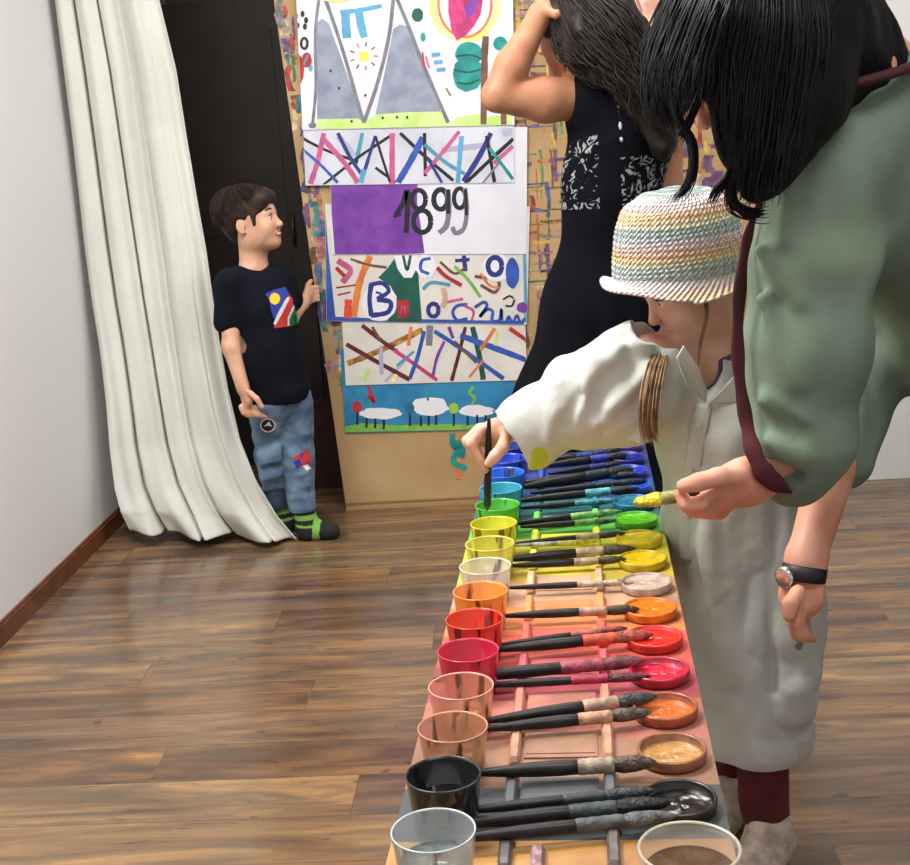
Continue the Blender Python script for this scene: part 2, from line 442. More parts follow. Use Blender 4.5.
# ------------------------------------------------------------------ lights
def area(name, loc, size, power, rot=(0, 0, 0), col=(1, .975, .94), sy=None):
    l = bpy.data.lights.new(name, 'AREA'); l.energy = power; l.color = col; l.shape = 'RECTANGLE'; l.size = size; l.size_y = sy or size
    o = bpy.data.objects.new(name, l); COL.objects.link(o); o.location = loc; o.rotation_euler = rot; return o
area('ceiling_lamp', (-.95, 2.0, 2.86), .8, 74, sy=.8)
area('ceiling_lamp', (.2, 3.3, 2.86), 1.4, 36, sy=.6)
area('ceiling_lamp', (.5, .7, 2.86), 1.2, 26, sy=.6)
w = bpy.data.worlds.new('world'); SC.world = w; w.use_nodes = True
w.node_tree.nodes['Background'].inputs[0].default_value = (1, .99, .975, 1); w.node_tree.nodes['Background'].inputs[1].default_value = .55
SC.view_settings.exposure = 0.06
# ------------------------------------------------------------------ the six paintings on the wall
def srt(n, c, **k): return mat('paint '+n, c, rough=k.pop('rough', .55), **k)
class Sheet:
    def __init__(s, name, label, bl, br_, h, lay, bg, var=0, ox=0, oy=0, sc=250/865.):
        s.y = YB-.005-.003*lay; s.k = 0; s.ox, s.oy, s.sc = ox, oy, sc
        s.A = ony(*bl, s.y); s.B = ony(*br_, s.y); s.name = name; s.label = label
        s.u = s.B-s.A; s.w = np.linalg.norm(s.u); s.u /= s.w; s.v = np.array([-s.u[2], 0, s.u[0]]); s.h = h
        s.b = MB(); t = .0012
        P = [s.A, s.B, s.B+s.v*h, s.A+s.v*h]
        vs = [p for p in P]+[p+np.array([0, t, 0]) for p in P]
        s.b.add(vs, [(0, 1, 2, 3), (7, 6, 5, 4), (4, 5, 1, 0), (5, 6, 2, 1), (6, 7, 3, 2), (7, 4, 0, 3)], bg)
    def pt(s, x, y, lay):
        p = ony(s.ox+x*s.sc, s.oy+y*s.sc, s.y-.0003-lay*.00003)
        d = p-s.A; a = min(max(d @ s.u, .001), s.w-.001); b = min(max(d @ s.v, .001), s.h-.001)
        q = s.A+s.u*a+s.v*b; return (q[0], p[1], q[2])
    def poly(s, pts, m):
        s.k += 1; vs = [s.pt(x, y, s.k) for x, y in pts]
        ar = sum(vs[i][0]*vs[(i+1) % len(vs)][2]-vs[(i+1) % len(vs)][0]*vs[i][2] for i in range(len(vs)))
        f = list(range(len(vs)))
        s.b.add(vs, [tuple(f) if ar > 0 else tuple(f[::-1])], m)
    def blob(s, x, y, rx, ry, m, n=22, j=.06):
        s.poly([(x+rx*(1+rnd.uniform(-j, j))*math.cos(2*PI*i/n), y+ry*(1+rnd.uniform(-j, j))*math.sin(2*PI*i/n)) for i in range(n)], m)
    def line(s, pts, w, m, taper=.0):
        s.k += 1
        C = np.array(spline([(x, y, 0) for x, y in pts], 7))[:, :2]; T = np.gradient(C, axis=0); T /= np.linalg.norm(T, axis=1)[:, None]+1e-9
        Nn = np.stack([-T[:, 1], T[:, 0]], 1); n = len(C)
        ww = np.array([w/2*(1+rnd.uniform(-.1, .1))*(1-taper*i/(n-1)) for i in range(n)])[:, None]
        L = C+Nn*ww; R = C-Nn*ww
        vs = [s.pt(*p, s.k) for p in L]+[s.pt(*p, s.k) for p in R]
        s.b.add(vs, [(i, i+1, n+i+1, n+i) for i in range(n-1)], m)
    def ring(s, x, y, rx, ry, w, m, a0=0, a1=2*PI):
        s.line([(x+rx*math.cos(a0+(a1-a0)*i/12), y+ry*math.sin(a0+(a1-a0)*i/12)) for i in range(13)], w, m)
    def done(s, g='paintings pinned to the wall'):
        o = s.b.build(s.name); return tag(o, s.label, 'painting', g)
white = mat('paper white', (226, 228, 238), rough=.7, var=.05, vs=6)
white2 = mat('paper cool white', (214, 216, 230), rough=.7, var=.08, vs=9)
white3 = mat('paper warm white', (226, 222, 216), rough=.7, var=.06, vs=8)
ink = srt('black', (26, 26, 38)); navy = srt('navy', (36, 52, 130)); mtn = srt('mountain grey', (152, 160, 180), c2=(130, 138, 160), vs=18)
otl = srt('outline grey', (128, 130, 142), var=.15, vs=25); lime = srt('lime', (188, 222, 120), c2=(205, 232, 150), vs=20); skyb = srt('sky blue', (92, 168, 208), var=.1)
sun = srt('sun yellow', (236, 226, 90)); yel = srt('pale yellow', (244, 220, 120), c2=(250, 236, 170)); mag = srt('magenta', (214, 60, 130), var=.2, vs=25); pur = srt('purple', (128, 66, 168), c2=(104, 50, 148), vs=16)
tealp = srt('turquoise', (30, 158, 150), c2=(16, 128, 128), vs=25); brn = srt('brown', (124, 84, 66), var=.2); redp = srt('red', (192, 44, 52), var=.2); gryp = srt('grey', (120, 122, 138))
pinkp = srt('pink', (208, 96, 146), var=.15); blu = srt('blue', (52, 92, 190), var=.15); lil = srt('lilac grey', (172, 172, 200)); tl2 = srt('teal line', (72, 150, 176)); maroon = srt('maroon', (104, 28, 44), var=.2)
dgreen = srt('dark green', (14, 92, 80), var=.15, vs=14); org = srt('orange', (224, 138, 66), c2=(210, 110, 60), vs=25); ochr = srt('ochre', (196, 150, 62), c2=(120, 80, 40), vs=50); wht = srt('white', (232, 232, 240))
sea = mat('paint sea blue', (48, 138, 186), rough=.6, c2=(34, 112, 160), vs=10); grass = srt('grass', (134, 194, 78), c2=(110, 170, 70), vs=20)
# 6: lowest, sheep on blue
s = Sheet('painting', 'blue painting of white sheep and round trees, lowest of the stack', (345, 433), (515, 429), .3, 0, sea, ox=310, oy=230)
s.B  # sheet spans behind the others
s.poly([(112, 700), (112, 680), (180, 668), (300, 676), (450, 670), (600, 676), (720, 668), (720, 700)], grass)
for x, y, rx, ry in ((245, 635, 74, 20), (415, 610, 66, 32), (575, 626, 62, 20), (680, 630, 40, 18)): s.blob(x, y, rx, ry, wht, j=.12)
for x, y in ((195, 650), (225, 652), (255, 655), (383, 645), (410, 643), (436, 640), (545, 642), (578, 640), (607, 640), (660, 640), (690, 640)): s.line([(x, y), (x+1, y+17), (x, y+34)], 8, ink)
for x, y, mm in ((163, 612, redp), (345, 617, srt('deep teal', (24, 110, 140))), (497, 617, srt('lime dark', (150, 200, 60)))):
    s.line([(x, y+8), (x+1, y+35), (x, y+62)], 7, ink); s.blob(x, y, 17, 19, mm)
s.line([(200, 540), (212, 565), (222, 595), (200, 572)], 11, redp); s.line([(565, 542), (552, 565), (570, 580), (560, 605)], 10, grass); s.line([(405, 540), (402, 565), (410, 590)], 8, tealp)
s.done()
# 5: crossing lines on white, brown and blue
s = Sheet('painting', 'white painting of crossing maroon, green and blue lines above the sheep painting', (345.8, 385.5), (527, 380), .33, 1, white3, ox=310, oy=230)
for m_, w_, p in ((lil, 10, [(340, 440), (260, 525)]), (ochr, 20, [(130, 462), (240, 418), (390, 345)]), (maroon, 15, [(125, 395), (230, 455), (345, 518)]), (maroon, 15, [(180, 330), (250, 385), (300, 420)]), (mag, 13, [(290, 415), (370, 470), (440, 520)]),
        (blu, 14, [(395, 350), (372, 440), (345, 515)]), (pur, 11, [(465, 385), (440, 440), (425, 505)]), (maroon, 13, [(538, 335), (515, 430), (490, 522)]), (dgreen, 18, [(562, 335), (585, 430), (600, 518)]), (blu, 15, [(430, 350), (530, 415), (670, 515)]),
        (blu, 20, [(520, 365), (630, 405), (750, 450)]), (org, 13, [(640, 340), (590, 415)]), (redp, 14, [(690, 340), (755, 385)]), (brn, 9, [(500, 385), (575, 460)]), (org, 8, [(600, 450), (550, 510)]), (lime, 16, [(205, 480), (190, 525)]), (yel, 13, [(300, 500), (285, 525)]),
        (gryp, 22, [(415, 330), (412, 400)]), (brn, 10, [(215, 335), (245, 385)]), (org, 12, [(350, 335), (340, 400)]), (lil, 14, [(245, 400), (248, 500)]), (tl2, 9, [(360, 420), (300, 470)]), (pur, 12, [(480, 335), (495, 375)]), (lime, 9, [(650, 350), (640, 400)])):
    s.line(p, w_, m_)
s.done()
# 4: lettering V c t O / B o c h u m
s = Sheet('painting', 'painting with big blue letters, dark green patch and blue border', (326.5, 321), (527, 324.5), .4, 2, white3, ox=310, oy=230)
s.poly([(20, -60), (40, -60), (62, 60), (88, 300), (90, 330), (40, 330)], blu)
s.line([(60, 306), (300, 314), (740, 322)], 14, blu); s.line([(742, 60), (748, 320)], 12, skyb)
s.line([(95, 105), (140, 140), (112, 182)], 20, pinkp); s.line([(90, 130), (120, 160)], 14, redp); s.line([(208, 90), (172, 180), (150, 300)], 24, org); s.line([(140, 100), (200, 120), (265, 130)], 9, brn)
s.line([(133, 240), (130, 305)], 26, srt('vermilion', (216, 78, 50))); s.line([(90, 200), (160, 190)], 6, redp); s.line([(95, 225), (140, 215)], 6, redp)
s.poly([(236, 165), (270, 130), (300, 88), (372, 88), (378, 200), (388, 322), (270, 322), (290, 230), (280, 195)], dgreen)
s.poly([(290, 88), (375, 88), (368, 135), (352, 165), (325, 165), (303, 135)], wht); s.line([(322, 88), (336, 138), (348, 88)], 10, dgreen)
s.blob(240, 250, 60, 68, wht); s.line([(212, 188), (206, 240), (212, 298)], 17, navy); s.line([(206, 190), (250, 184), (272, 212), (232, 240)], 15, navy); s.line([(232, 240), (278, 250), (268, 285), (210, 296)], 17, navy); s.line([(228, 215), (245, 222), (236, 238)], 8, navy)
s.poly([(302, 246), (340, 240), (343, 300), (305, 306)], redp); s.line([(315, 290), (318, 265), (328, 268), (328, 290)], 4, pinkp)
s.ring(427, 277, 18, 22, 15, navy)
s.line([(545, 258), (510, 262), (494, 285), (510, 312), (545, 306)], 11, blu); s.line([(535, 262), (565, 280), (560, 312)], 9, pinkp); s.line([(470, 250), (530, 238)], 9, pinkp)
s.line([(570, 268), (600, 250), (612, 262), (588, 300), (612, 275), (632, 282), (630, 312), (655, 312), (662, 275), (664, 312)], 11, blu)
s.line([(676, 324), (688, 300), (700, 322), (716, 296), (728, 320), (744, 306)], 10, blu)
s.blob(400, 125, 34, 42, wht); s.line([(418, 98), (388, 106), (384, 138), (412, 152)], 11, blu)
s.line([(532, 88), (538, 142)], 14, navy); s.line([(502, 106), (552, 102)], 12, navy)
s.line([(390, 205), (420, 182), (485, 190)], 12, tl2); s.line([(440, 130), (470, 160), (525, 192)], 14, redp); s.line([(450, 110), (500, 150), (540, 130)], 9, brn); s.line([(500, 125), (550, 175), (590, 232)], 11, grass)
s.line([(462, 200), (468, 240), (458, 268)], 18, srt('tan', (200, 168, 140))); s.line([(570, 160), (650, 175), (640, 215), (590, 190)], 11, brn); s.line([(590, 150), (620, 190), (655, 200)], 8, org)
s.blob(645, 130, 48, 52, wht); s.ring(640, 125, 24, 30, 18, navy); s.blob(700, 150, 24, 52, blu); s.blob(735, 268, 20, 18, pur)
s.line([(668, 240), (690, 228), (704, 236)], 6, ink); s.line([(676, 262), (698, 262), (708, 240)], 6, ink)
s.done()
# 3: 1899
s = Sheet('painting', 'purple and white painting with the black number 1899', (332.5, 254.5), (526.5, 254), .42, 3, white, ox=280, oy=0)
s.poly([(100, 560), (478, 560), (474, 700), (490, 800), (500, 876), (440, 882), (190, 880), (150, 740), (130, 650)], pur)
s.line([(400, 745), (425, 705), (440, 662), (441, 730), (436, 806)], 19, ink); s.line([(392, 750), (420, 742)], 10, ink)
s.ring(480, 690, 24, 32, 17, ink); s.ring(492, 766, 30, 38, 18, ink)
s.ring(556, 690, 24, 34, 18, ink); s.line([(580, 655), (584, 720), (576, 780), (550, 806)], 19, gryp); s.line([(582, 655), (582, 740)], 14, ink)
s.ring(622, 686, 20, 34, 15, ink); s.line([(640, 650), (646, 730), (636, 790), (608, 806), (596, 785)], 16, gryp); s.line([(642, 655), (645, 745)], 12, ink)
s.done()
# 2: crossing blue, black and pink lines
s = Sheet('painting', 'white painting of crossing black, pink and blue lines above the number painting', (305.5, 185.5), (514.5, 182.5), .44, 4, white2, ox=280, oy=0)
for m_, w_, p in ((lil, 20, [(560, 520), (730, 500)]), (lil, 22, [(200, 470), (260, 540)]), (lil, 26, [(770, 460), (805, 455)]), (tl2, 14, [(285, 460), (262, 570)]), (ink, 10, [(70, 475), (160, 520), (270, 560)]), (ink, 10, [(150, 640), (270, 545), (385, 468)]), (navy, 13, [(200, 460), (240, 540), (280, 600)]),
        (pinkp, 18, [(152, 460), (130, 560), (105, 636)]), (pinkp, 18, [(150, 480), (220, 560), (270, 632)]), (ink, 10, [(330, 580), (400, 632)]), (pinkp, 20, [(388, 460), (388, 636)]), (ink, 12, [(415, 460), (500, 540), (600, 625)]), (blu, 22, [(495, 475), (450, 560), (408, 632)]),
        (ink, 12, [(500, 460), (503, 610)]), (pinkp, 14, [(620, 455), (560, 530), (500, 600)]), (tl2, 13, [(500, 500), (570, 560), (640, 602)]), (navy, 18, [(730, 460), (690, 540), (635, 628)]), (ink, 13, [(640, 636), (720, 560), (808, 480)]), (ink, 12, [(715, 470), (742, 630)]),
        (pinkp, 14, [(806, 505), (740, 565)]), (tealp, 12, [(725, 512), (806, 620)]), (navy, 12, [(330, 470), (290, 600)]), (skyb, 18, [(290, 585), (280, 632)]), (blu, 10, [(70, 510), (140, 570), (200, 632)]), (ink, 9, [(330, 470), (380, 630)]), (skyb, 16, [(628, 470), (615, 632)]), (navy, 11, [(510, 545), (560, 632)]), (gryp, 7, [(760, 560), (700, 636)])):
    s.line(p, w_, m_)
s.done()
# 1: mountains
s = Sheet('painting', 'largest painting on top with two grey mountains, sun and turquoise tree', (302.5, 130), (514.5, 125), .5, 5, white, ox=280, oy=0)
s.poly([(125, 80), (145, 65), (168, 80), (205, 180), (250, 310), (284, 415), (128, 415), (130, 250)], mtn)
s.poly([(392, 100), (415, 85), (438, 90), (482, 200), (530, 320), (562, 398), (330, 398), (362, 250)], mtn)
s.poly([(128, 412), (268, 410), (290, 422), (335, 396), (440, 388), (560, 386), (590, 425), (590, 442), (128, 448)], lime); s.poly([(590, 428), (612, 405), (690, 392), (700, 405), (800, 395), (806, 434), (592, 442)], lime)
s.line([(112, 436), (124, 300), (122, 120), (134, 0)], 11, otl); s.line([(150, -20), (176, 50), (222, 190), (262, 330), (290, 425)], 13, otl); s.line([(290, 425), (338, 285), (376, 130), (392, 0)], 13, otl); s.line([(402, -10), (440, 80), (492, 215), (545, 340), (582, 425)], 13, otl); s.blob(112, 434, 14, 10, otl)
s.line([(226, 40), (228, 90), (232, 132)], 30, skyb); s.line([(208, 42), (270, 36), (352, 20)], 15, skyb); s.line([(272, 34), (280, 85), (292, 130)], 26, skyb)
s.poly([(274, 180), (304, 178), (308, 208), (276, 212)], sun)
for a in range(9):
    c_, s_ = math.cos(a*.7), math.sin(a*.7); s.line([(290+34*c_, 194+34*s_), (290+50*c_, 194+50*s_)], 4.5, maroon if a % 2 else ochr)
s.ring(640, 15, 112, 122, 22, yel, -.3, PI+.2); s.ring(640, 10, 92, 118, 9, org, -.2, PI+.2)
s.poly([(583, -20), (705, -20), (694, 50), (672, 88), (648, 118), (612, 142), (594, 108), (582, 40)], mag); s.poly([(636, 20), (662, 0), (672, -20), (690, -10), (676, 42), (648, 66)], pur); s.poly([(660, -20), (668, -20), (640, 18), (632, 8)], redp)
s.blob(476, 52, 20, 24, dgreen); s.blob(495, 128, 9, 15, tealp); s.blob(655, 185, 48, 40, tealp); s.blob(650, 255, 52, 62, tealp); s.line([(610, 195), (660, 190), (700, 205)], 7, dgreen); s.line([(600, 240), (650, 250), (695, 240)], 7, dgreen); s.line([(612, 285), (650, 290), (690, 275)], 7, dgreen); s.blob(762, 150, 24, 24, tealp)
s.line([(712, 125), (708, 200), (704, 430)], 22, brn, .0); s.line([(772, 250), (774, 430)], 20, brn)
for x, y in ((538, 190), (546, 216), (556, 242)): s.line([(x-14, y), (x+16, y-3)], 13, skyb)
s.line([(492, 180), (500, 232)], 6, redp); s.line([(505, 195), (516, 235)], 6, pinkp)
for x, y in ((55, 55), (78, 48), (60, 88), (86, 92), (50, 126), (90, 70)): s.blob(x, y, 7, 11, ink)
s.ring(84, 150, 11, 18, 9, ink); s.blob(66, 240, 17, 50, redp); s.blob(92, 208, 18, 26, redp); s.line([(96, 190), (82, 225)], 9, gryp); s.blob(106, 236, 7, 11, skyb); s.line([(52, 320), (64, 350)], 14, pinkp); s.blob(64, 390, 9, 22, skyb)
for x, y in ((175, 245), (205, 305), (295, 330), (248, 420), (355, 408), (405, 405), (440, 406)): s.blob(x, y, 4, 5, ink)
s.line([(150, -5), (190, 2), (240, -5)], 12, yel); s.line([(575, 305), (590, 330)], 6, ochr)
s.done()
# 7: pale pink and white sheet to the right, behind the standing woman
s = Sheet('painting', 'white sheet with pale pink painted blot beside the dark-haired heads', (592, 62), (722, 66), .5, 1, white, ox=500, oy=0, sc=200/865.)
cream = srt('pale pink', (232, 196, 180), c2=(205, 150, 132), vs=22); s.poly([(590, -60), (760, -60), (765, 60), (730, 160), (705, 250), (640, 250), (590, 180), (580, 80)], cream)
s.line([(580, 120), (610, 60), (590, -10)], 14, srt('pale brown', (172, 118, 100))); s.line([(620, 200), (660, 150), (690, 190)], 14, srt('pale brown', (172, 118, 100))); s.blob(725, 15, 8, 5, ink); s.line([(450, 40), (520, 90), (560, 160)], 16, lil)
s.done()
# old paint drips below the lowest painting, on the wall itself
w_ = MB()
def wallpt(x, y, l=0): p = ony(310+x*250/865., 230+y*250/865., YB-.0022-.0001*l); return tuple(p)
class Drip(Sheet):
    def __init__(s): s.b = w_; s.k = 0
    def pt(s, x, y, l): return wallpt(x, y, l)
d_ = Drip(); d_.line([(522, 712), (518, 760), (516, 862)], 18, org); d_.line([(492, 705), (494, 745), (512, 752), (496, 800), (540, 826)], 20, tealp); d_.line([(500, 740), (524, 745), (522, 790)], 26, tealp)
struct(w_.build('trim_2'))
# ------------------------------------------------------------------ the palette table
TH = .6
TO = np.array([-.161, 1.229]); ta = math.atan(.045); NX = np.array([math.cos(ta), -math.sin(ta)]); EY = np.array([math.sin(ta), math.cos(ta)])
PITCH = .109
def T(u, v, z=TH): q = TO+NX*u+EY*v; return (q[0], q[1], z)
TW = .341
names = ['clear', 'black', 'ochre', 'burnt orange', 'crimson', 'red', 'orange', 'pale beige', 'golden yellow', 'yellow', 'green', 'turquoise', 'blue', 'ultramarine', 'dark blue', 'violet']
bandc = [(196, 152, 88), (72, 76, 80), (160, 116, 92), (182, 112, 96), (172, 74, 84), (206, 84, 70), (226, 134, 78), (204, 160, 130), (220, 198, 74), (230, 224, 52), (90, 184, 62), (30, 104, 110), (26, 74, 120), (34, 62, 150), (28, 48, 120), (60, 50, 120)]
paint = [(150, 110, 70), (12, 12, 14), (186, 138, 76), (206, 104, 38), (200, 24, 58), (228, 36, 30), (252, 128, 22), (222, 196, 178), (244, 206, 22), (248, 226, 26), (104, 210, 36), (20, 120, 150), (20, 90, 214), (30, 60, 200), (30, 40, 150), (80, 50, 150)]
tb = empty('palette_table', 'long low wooden palette table stained in rainbow colour bands beside the girl', 'table', (*T(TW/2, .7, 0)[:2], 0), -ta)
def TL(u, v, z): return (u-TW/2, v-.7, z)           # table-local coordinates
V0, V1 = -.34, 1.64
wood = mat('yellow pine', (196, 148, 86), rough=.5, c2=(160, 112, 60), vs=9)
bandm = [mat('stained wood '+names[i], c, rough=.55, var=.16, vs=16, bump=.15, bs=40) for i, c in enumerate(bandc)]
bandm[0] = wood
b = MB()
ys = [V0]+[(k-1)*PITCH-.042 for k in range(1, 16)]+[V1]
for k in range(len(ys)-1):
    mm = bandm[min(k, 15)]
    nseg = 1
    b.add([TL(0, ys[k], TH), TL(TW, ys[k], TH), TL(TW, ys[k+1], TH), TL(0, ys[k+1], TH)], [(0, 1, 2, 3)], mm)
    b.add([TL(0, ys[k], TH-.022), TL(0, ys[k], TH), TL(0, ys[k+1], TH), TL(0, ys[k+1], TH-.022)], [(0, 1, 2, 3)], mm)
    b.add([TL(TW, ys[k], TH-.022), TL(TW, ys[k], TH), TL(TW, ys[k+1], TH), TL(TW, ys[k+1], TH-.022)], [(3, 2, 1, 0)], mm)
b.add([TL(0, V0, TH-.022), TL(TW, V0, TH-.022), TL(TW, V1, TH-.022), TL(0, V1, TH-.022)], [(3, 2, 1, 0)], wood)
b.add([TL(0, V0, TH-.022), TL(TW, V0, TH-.022), TL(TW, V0, TH), TL(0, V0, TH)], [(0, 1, 2, 3)], wood)
b.add([TL(0, V1, TH-.022), TL(TW, V1, TH-.022), TL(TW, V1, TH), TL(0, V1, TH)], [(3, 2, 1, 0)], bandm[15])
b.build('tabletop', tb)
ap = MB()
ap.box(TL(.02, V0+.03, TH-.09), TL(.035, V1-.03, TH-.0225), wood); ap.box(TL(TW-.035, V0+.03, TH-.09), TL(TW-.02, V1-.03, TH-.0225), wood)
ap.box(TL(.0351, V0+.03, TH-.09), TL(TW-.0351, V0+.045, TH-.0225), wood); ap.box(TL(.0351, V1-.045, TH-.09), TL(TW-.0351, V1-.03, TH-.0225), wood)
ap.build('apron', tb)
for u in (.036, TW-.076):
    for v in (V0+.046, V1-.086):
        q = MB(); q.box(TL(u, v, 0), TL(u+.04, v+.04, TH-.0225), wood); q.build('leg', tb)
# two rails of rounded pegs that carry the brushes, and the raised slats between them
railu = (.118, .220)
def peg(uc, v0, v1, w, h, m):
    q = MB(); n = 7; rows = []
    vs = []; prof = [(-w/2, 0), (-w/2, h*.6), (-w*.3, h), (w*.3, h), (w/2, h*.6), (w/2, 0)]
    st = [(v0, .35), (v0+.004, .8), (v0+.010, 1), (v1-.010, 1), (v1-.004, .8), (v1, .35)]
    for v, s_ in st:
        for du, dz in prof: vs.append(TL(uc+du*(.6+.4*s_), v, TH+.0002+dz*s_))
    k = len(prof); fs = []
    for j in range(len(st)-1):
        for i in range(k): fs.append((j*k+i, j*k+(i+1) % k, (j+1)*k+(i+1) % k, (j+1)*k+i))
    fs = [f[::-1] for f in fs]; fs += [tuple(range(k)), tuple(len(st)*k-1-i for i in range(k))]
    q.add(vs, fs, m, False); return q
pegm = [mat('painted peg '+names[i], tuple(min(255, int(v*1.1+16)) for v in c), rough=.5, var=.2, vs=30) for i, c in enumerate(bandc)]  # lit look of the pegs put into the colour, lighter than the band
slm = [mat('painted slat '+names[i], tuple(min(255, int(v*1.03+8)) for v in c), rough=.55, var=.2, vs=14) for i, c in enumerate(bandc)]
for k in range(0, 16):
    c = (k-1)*PITCH
    for j, u in enumerate(railu):
        m_ = bandm[k] if k else mat('grey stained peg', (120, 112, 112), rough=.5, var=.3, vs=40)
        # the pegs sit between one brush row and the next
        peg(u+(.004 if j else 0), c+.012-.004*(1-j), c+.012-.004*(1-j)+.086, .013, .0115, pegm[k] if k else m_).build('brush_peg', tb)
    if k:
        q = peg(.172, 0, .1, .03, .003, bandm[k])
        q = MB(); q.box(TL(.128, c+.022, TH+.0002), TL(.212, c+.084, TH+.0022), slm[k]); q.box(TL(.131, c+.030, TH+.00225), TL(.209, c+.076, TH+.0032), slm[k]); q.build('slat', tb)
# ------------------------------------------------------------------ paint wells
rimm = {}
def bowl(k):
    u, v = .311-.0016*max(0, k-1), .036+(k-1)*PITCH-.036
    u = .2945; x, y, _ = T(u, (k-1)*PITCH+.016)
    lab = 'round %s paint pot%s' % (names[k], ' with darkened rim' if k in (1,) else ' at the table edge')
    t = empty('paint_pot', lab+' between the '+names[k-1]+(' and '+names[k+1] if k < 15 else '')+' ones', 'paint pot', (x, y, TH+.0003), 0, 'paint pots set along the table edge')
    c = paint[k]; rc = tuple(int(a*.86+10) for a in c) if k not in (2, 3) else ((150, 96, 62) if k == 2 else (166, 84, 48))
    rm = mat('pot '+names[k], rc, rough=.35, var=.2, vs=60, coat=.3)
    R = .039; q = MB(); H = .0145
    lev = .0045 if k <= 3 else (.006 if k == 4 else .0108)
    q.lathe([(0, 0), (R-.004, 0), (R-.001, .003), (R, H-.002), (R-.0008, H), (R-.0032, H), (R-.0042, H-.002), (R-.0055, lev-.001), (0, lev-.002)], rm, n=44)
    q.build('pot', t)
    pm = mat('wet paint '+names[k], c, rough=.16, var=.12, vs=70, bump=.7 if k != 1 else .25, bs=75, coat=.5)
    q = MB(); n = 44; vs = [(0, 0, lev+.001)]; fs = []
    rr = R-.0048
    for j in range(1, 7):
        for i in range(n):
            a = 2*PI*i/n; r_ = rr*j/6; vs.append((r_*math.cos(a), r_*math.sin(a), lev+.0006*math.sin(3*a+j)+.0005*math.sin(5*a+k+2*j)+(.0006 if j == 6 else 0)))
    for i in range(n): fs.append((0, 1+i, 1+(i+1) % n))
    for j in range(5):
        for i in range(n): a, b_ = 1+j*n+i, 1+j*n+(i+1) % n; fs.append((a, a+n, b_+n, b_))
    q.add(vs, fs, pm, True); q.build('paint', t)
for k in range(1, 16): bowl(k)
pk = mat('pink smeared peg', (206, 170, 176), rough=.5, c2=(120, 90, 92), vs=60); peg(.150, -.145, -.060, .014, .0115, pk).build('brush_peg', tb); peg(.150, -.03, .015, .012, .0115, bandm[1]).build('brush_peg', tb)
# ------------------------------------------------------------------ water cups
cupc = [(188, 196, 198), (34, 36, 38), (196, 138, 104), (226, 158, 132), (206, 38, 76), (232, 62, 40), (246, 158, 60), (226, 222, 208), (228, 222, 92), (228, 228, 50), (92, 200, 70), (60, 170, 200), (40, 110, 220), (40, 70, 200), (30, 50, 150), (90, 60, 160)]
cupa = [.35, .93, .45, .38, .72, .78, .7, .38, .42, .82, .85, .8, .85, .85, .9, .9]
cupl = ['clear grey-tinted', 'opaque black', 'see-through light brown', 'see-through pinkish', 'crimson', 'bright red', 'orange', 'clear whitish', 'clear pale yellow', 'bright yellow', 'bright green', 'light turquoise', 'bright blue', 'ultramarine', 'navy', 'violet']
def cupmat(k, dep=False):
    m = mat('plastic '+names[k], cupc[k], rough=.12, coat=.5); N = NT(m)
    tc = N.n('ShaderNodeTexCoord'); mp = N.n('ShaderNodeMapping'); mp.inputs['Scale'].default_value = (1, 1, .18); N.l(tc.outputs['Object'], mp.inputs[0])
    nz_ = N.n('ShaderNodeTexNoise'); nz_.inputs['Scale'].default_value = 62; nz_.inputs['Detail'].default_value = 2; mp.inputs['Location'].default_value = (k*3.7, k*1.3, 0); N.l(mp.outputs[0], nz_.inputs['Vector'])
    drip = N.ramp(nz_.outputs['Fac'], [(.58, (0, 0, 0)), (.64, (255, 255, 255))])
    dc = tuple(int(v*.5) for v in paint[k]) if k else (90, 98, 100)
    N.l(N.mix(drip.outputs[0], cupc[k], dc), N.b.inputs['Base Color'])
    al = N.math('ADD', N.math('MULTIPLY', drip.outputs[0], .5), cupa[k]); N.l(N.math('MINIMUM', al, .97), N.b.inputs['Alpha'])
    return m
CUPZ = .056
def cup(k):
    v = -.008+(k-1)*.1078; u = .0535; s = 1.03 if k == 0 else 1
    if k == 0: v = -.125; u = .056
    x, y, _ = T(u, v)
    t = empty('water_cup', '%s plastic water cup on the palette table, next to the %s brushes' % (cupl[k], names[k] if k else 'nearest'), 'cup', (x, y, TH+.0003), 0, 'water cups along the table')
    cm = cupmat(k); R = .0388*s; H = CUPZ*(1.08 if k == 0 else 1)
    q = MB(); q.lathe([(0, 0), (R*.84, 0), (R*.86, .002), (R, H-.001), (R, H), (R-.0013, H+.0004), (R-.0018, H-.001), (R*.84-.001, .004), (0, .003)], cm, n=48); c_ = q.build('beaker', t)
    rim = mat('rim '+names[k], tuple(min(255, int(v*.98+4)) for v in cupc[k]), rough=.15, coat=.6)
    q = MB(); q.lathe([(R-.0014, H+.0004), (R+.0003, H+.0003), (R+.0006, H+.0010), (R+.0001, H+.0016), (R-.0011, H+.0014), (R-.0014, H+.0004)], rim, n=48); q.build('rim', t)
    wl = H*(.5 if k in (0, 1) else .42)
    wc = tuple(int(.6*a+.4*b_) for a, b_ in zip(cupc[k], paint[k])) if k else (124, 134, 134)
    wm = mat('water '+names[k], wc, rough=.05, var=.3, vs=60, spec=.8, bump=.2, bs=50)
    q = MB(); q.lathe([(0, .0042), (R*.845-.003, .0045), (R*.93-.0036, wl), (0, wl)], wm, n=48); q.build('water', t)
for k in range(0, 15): cup(k)
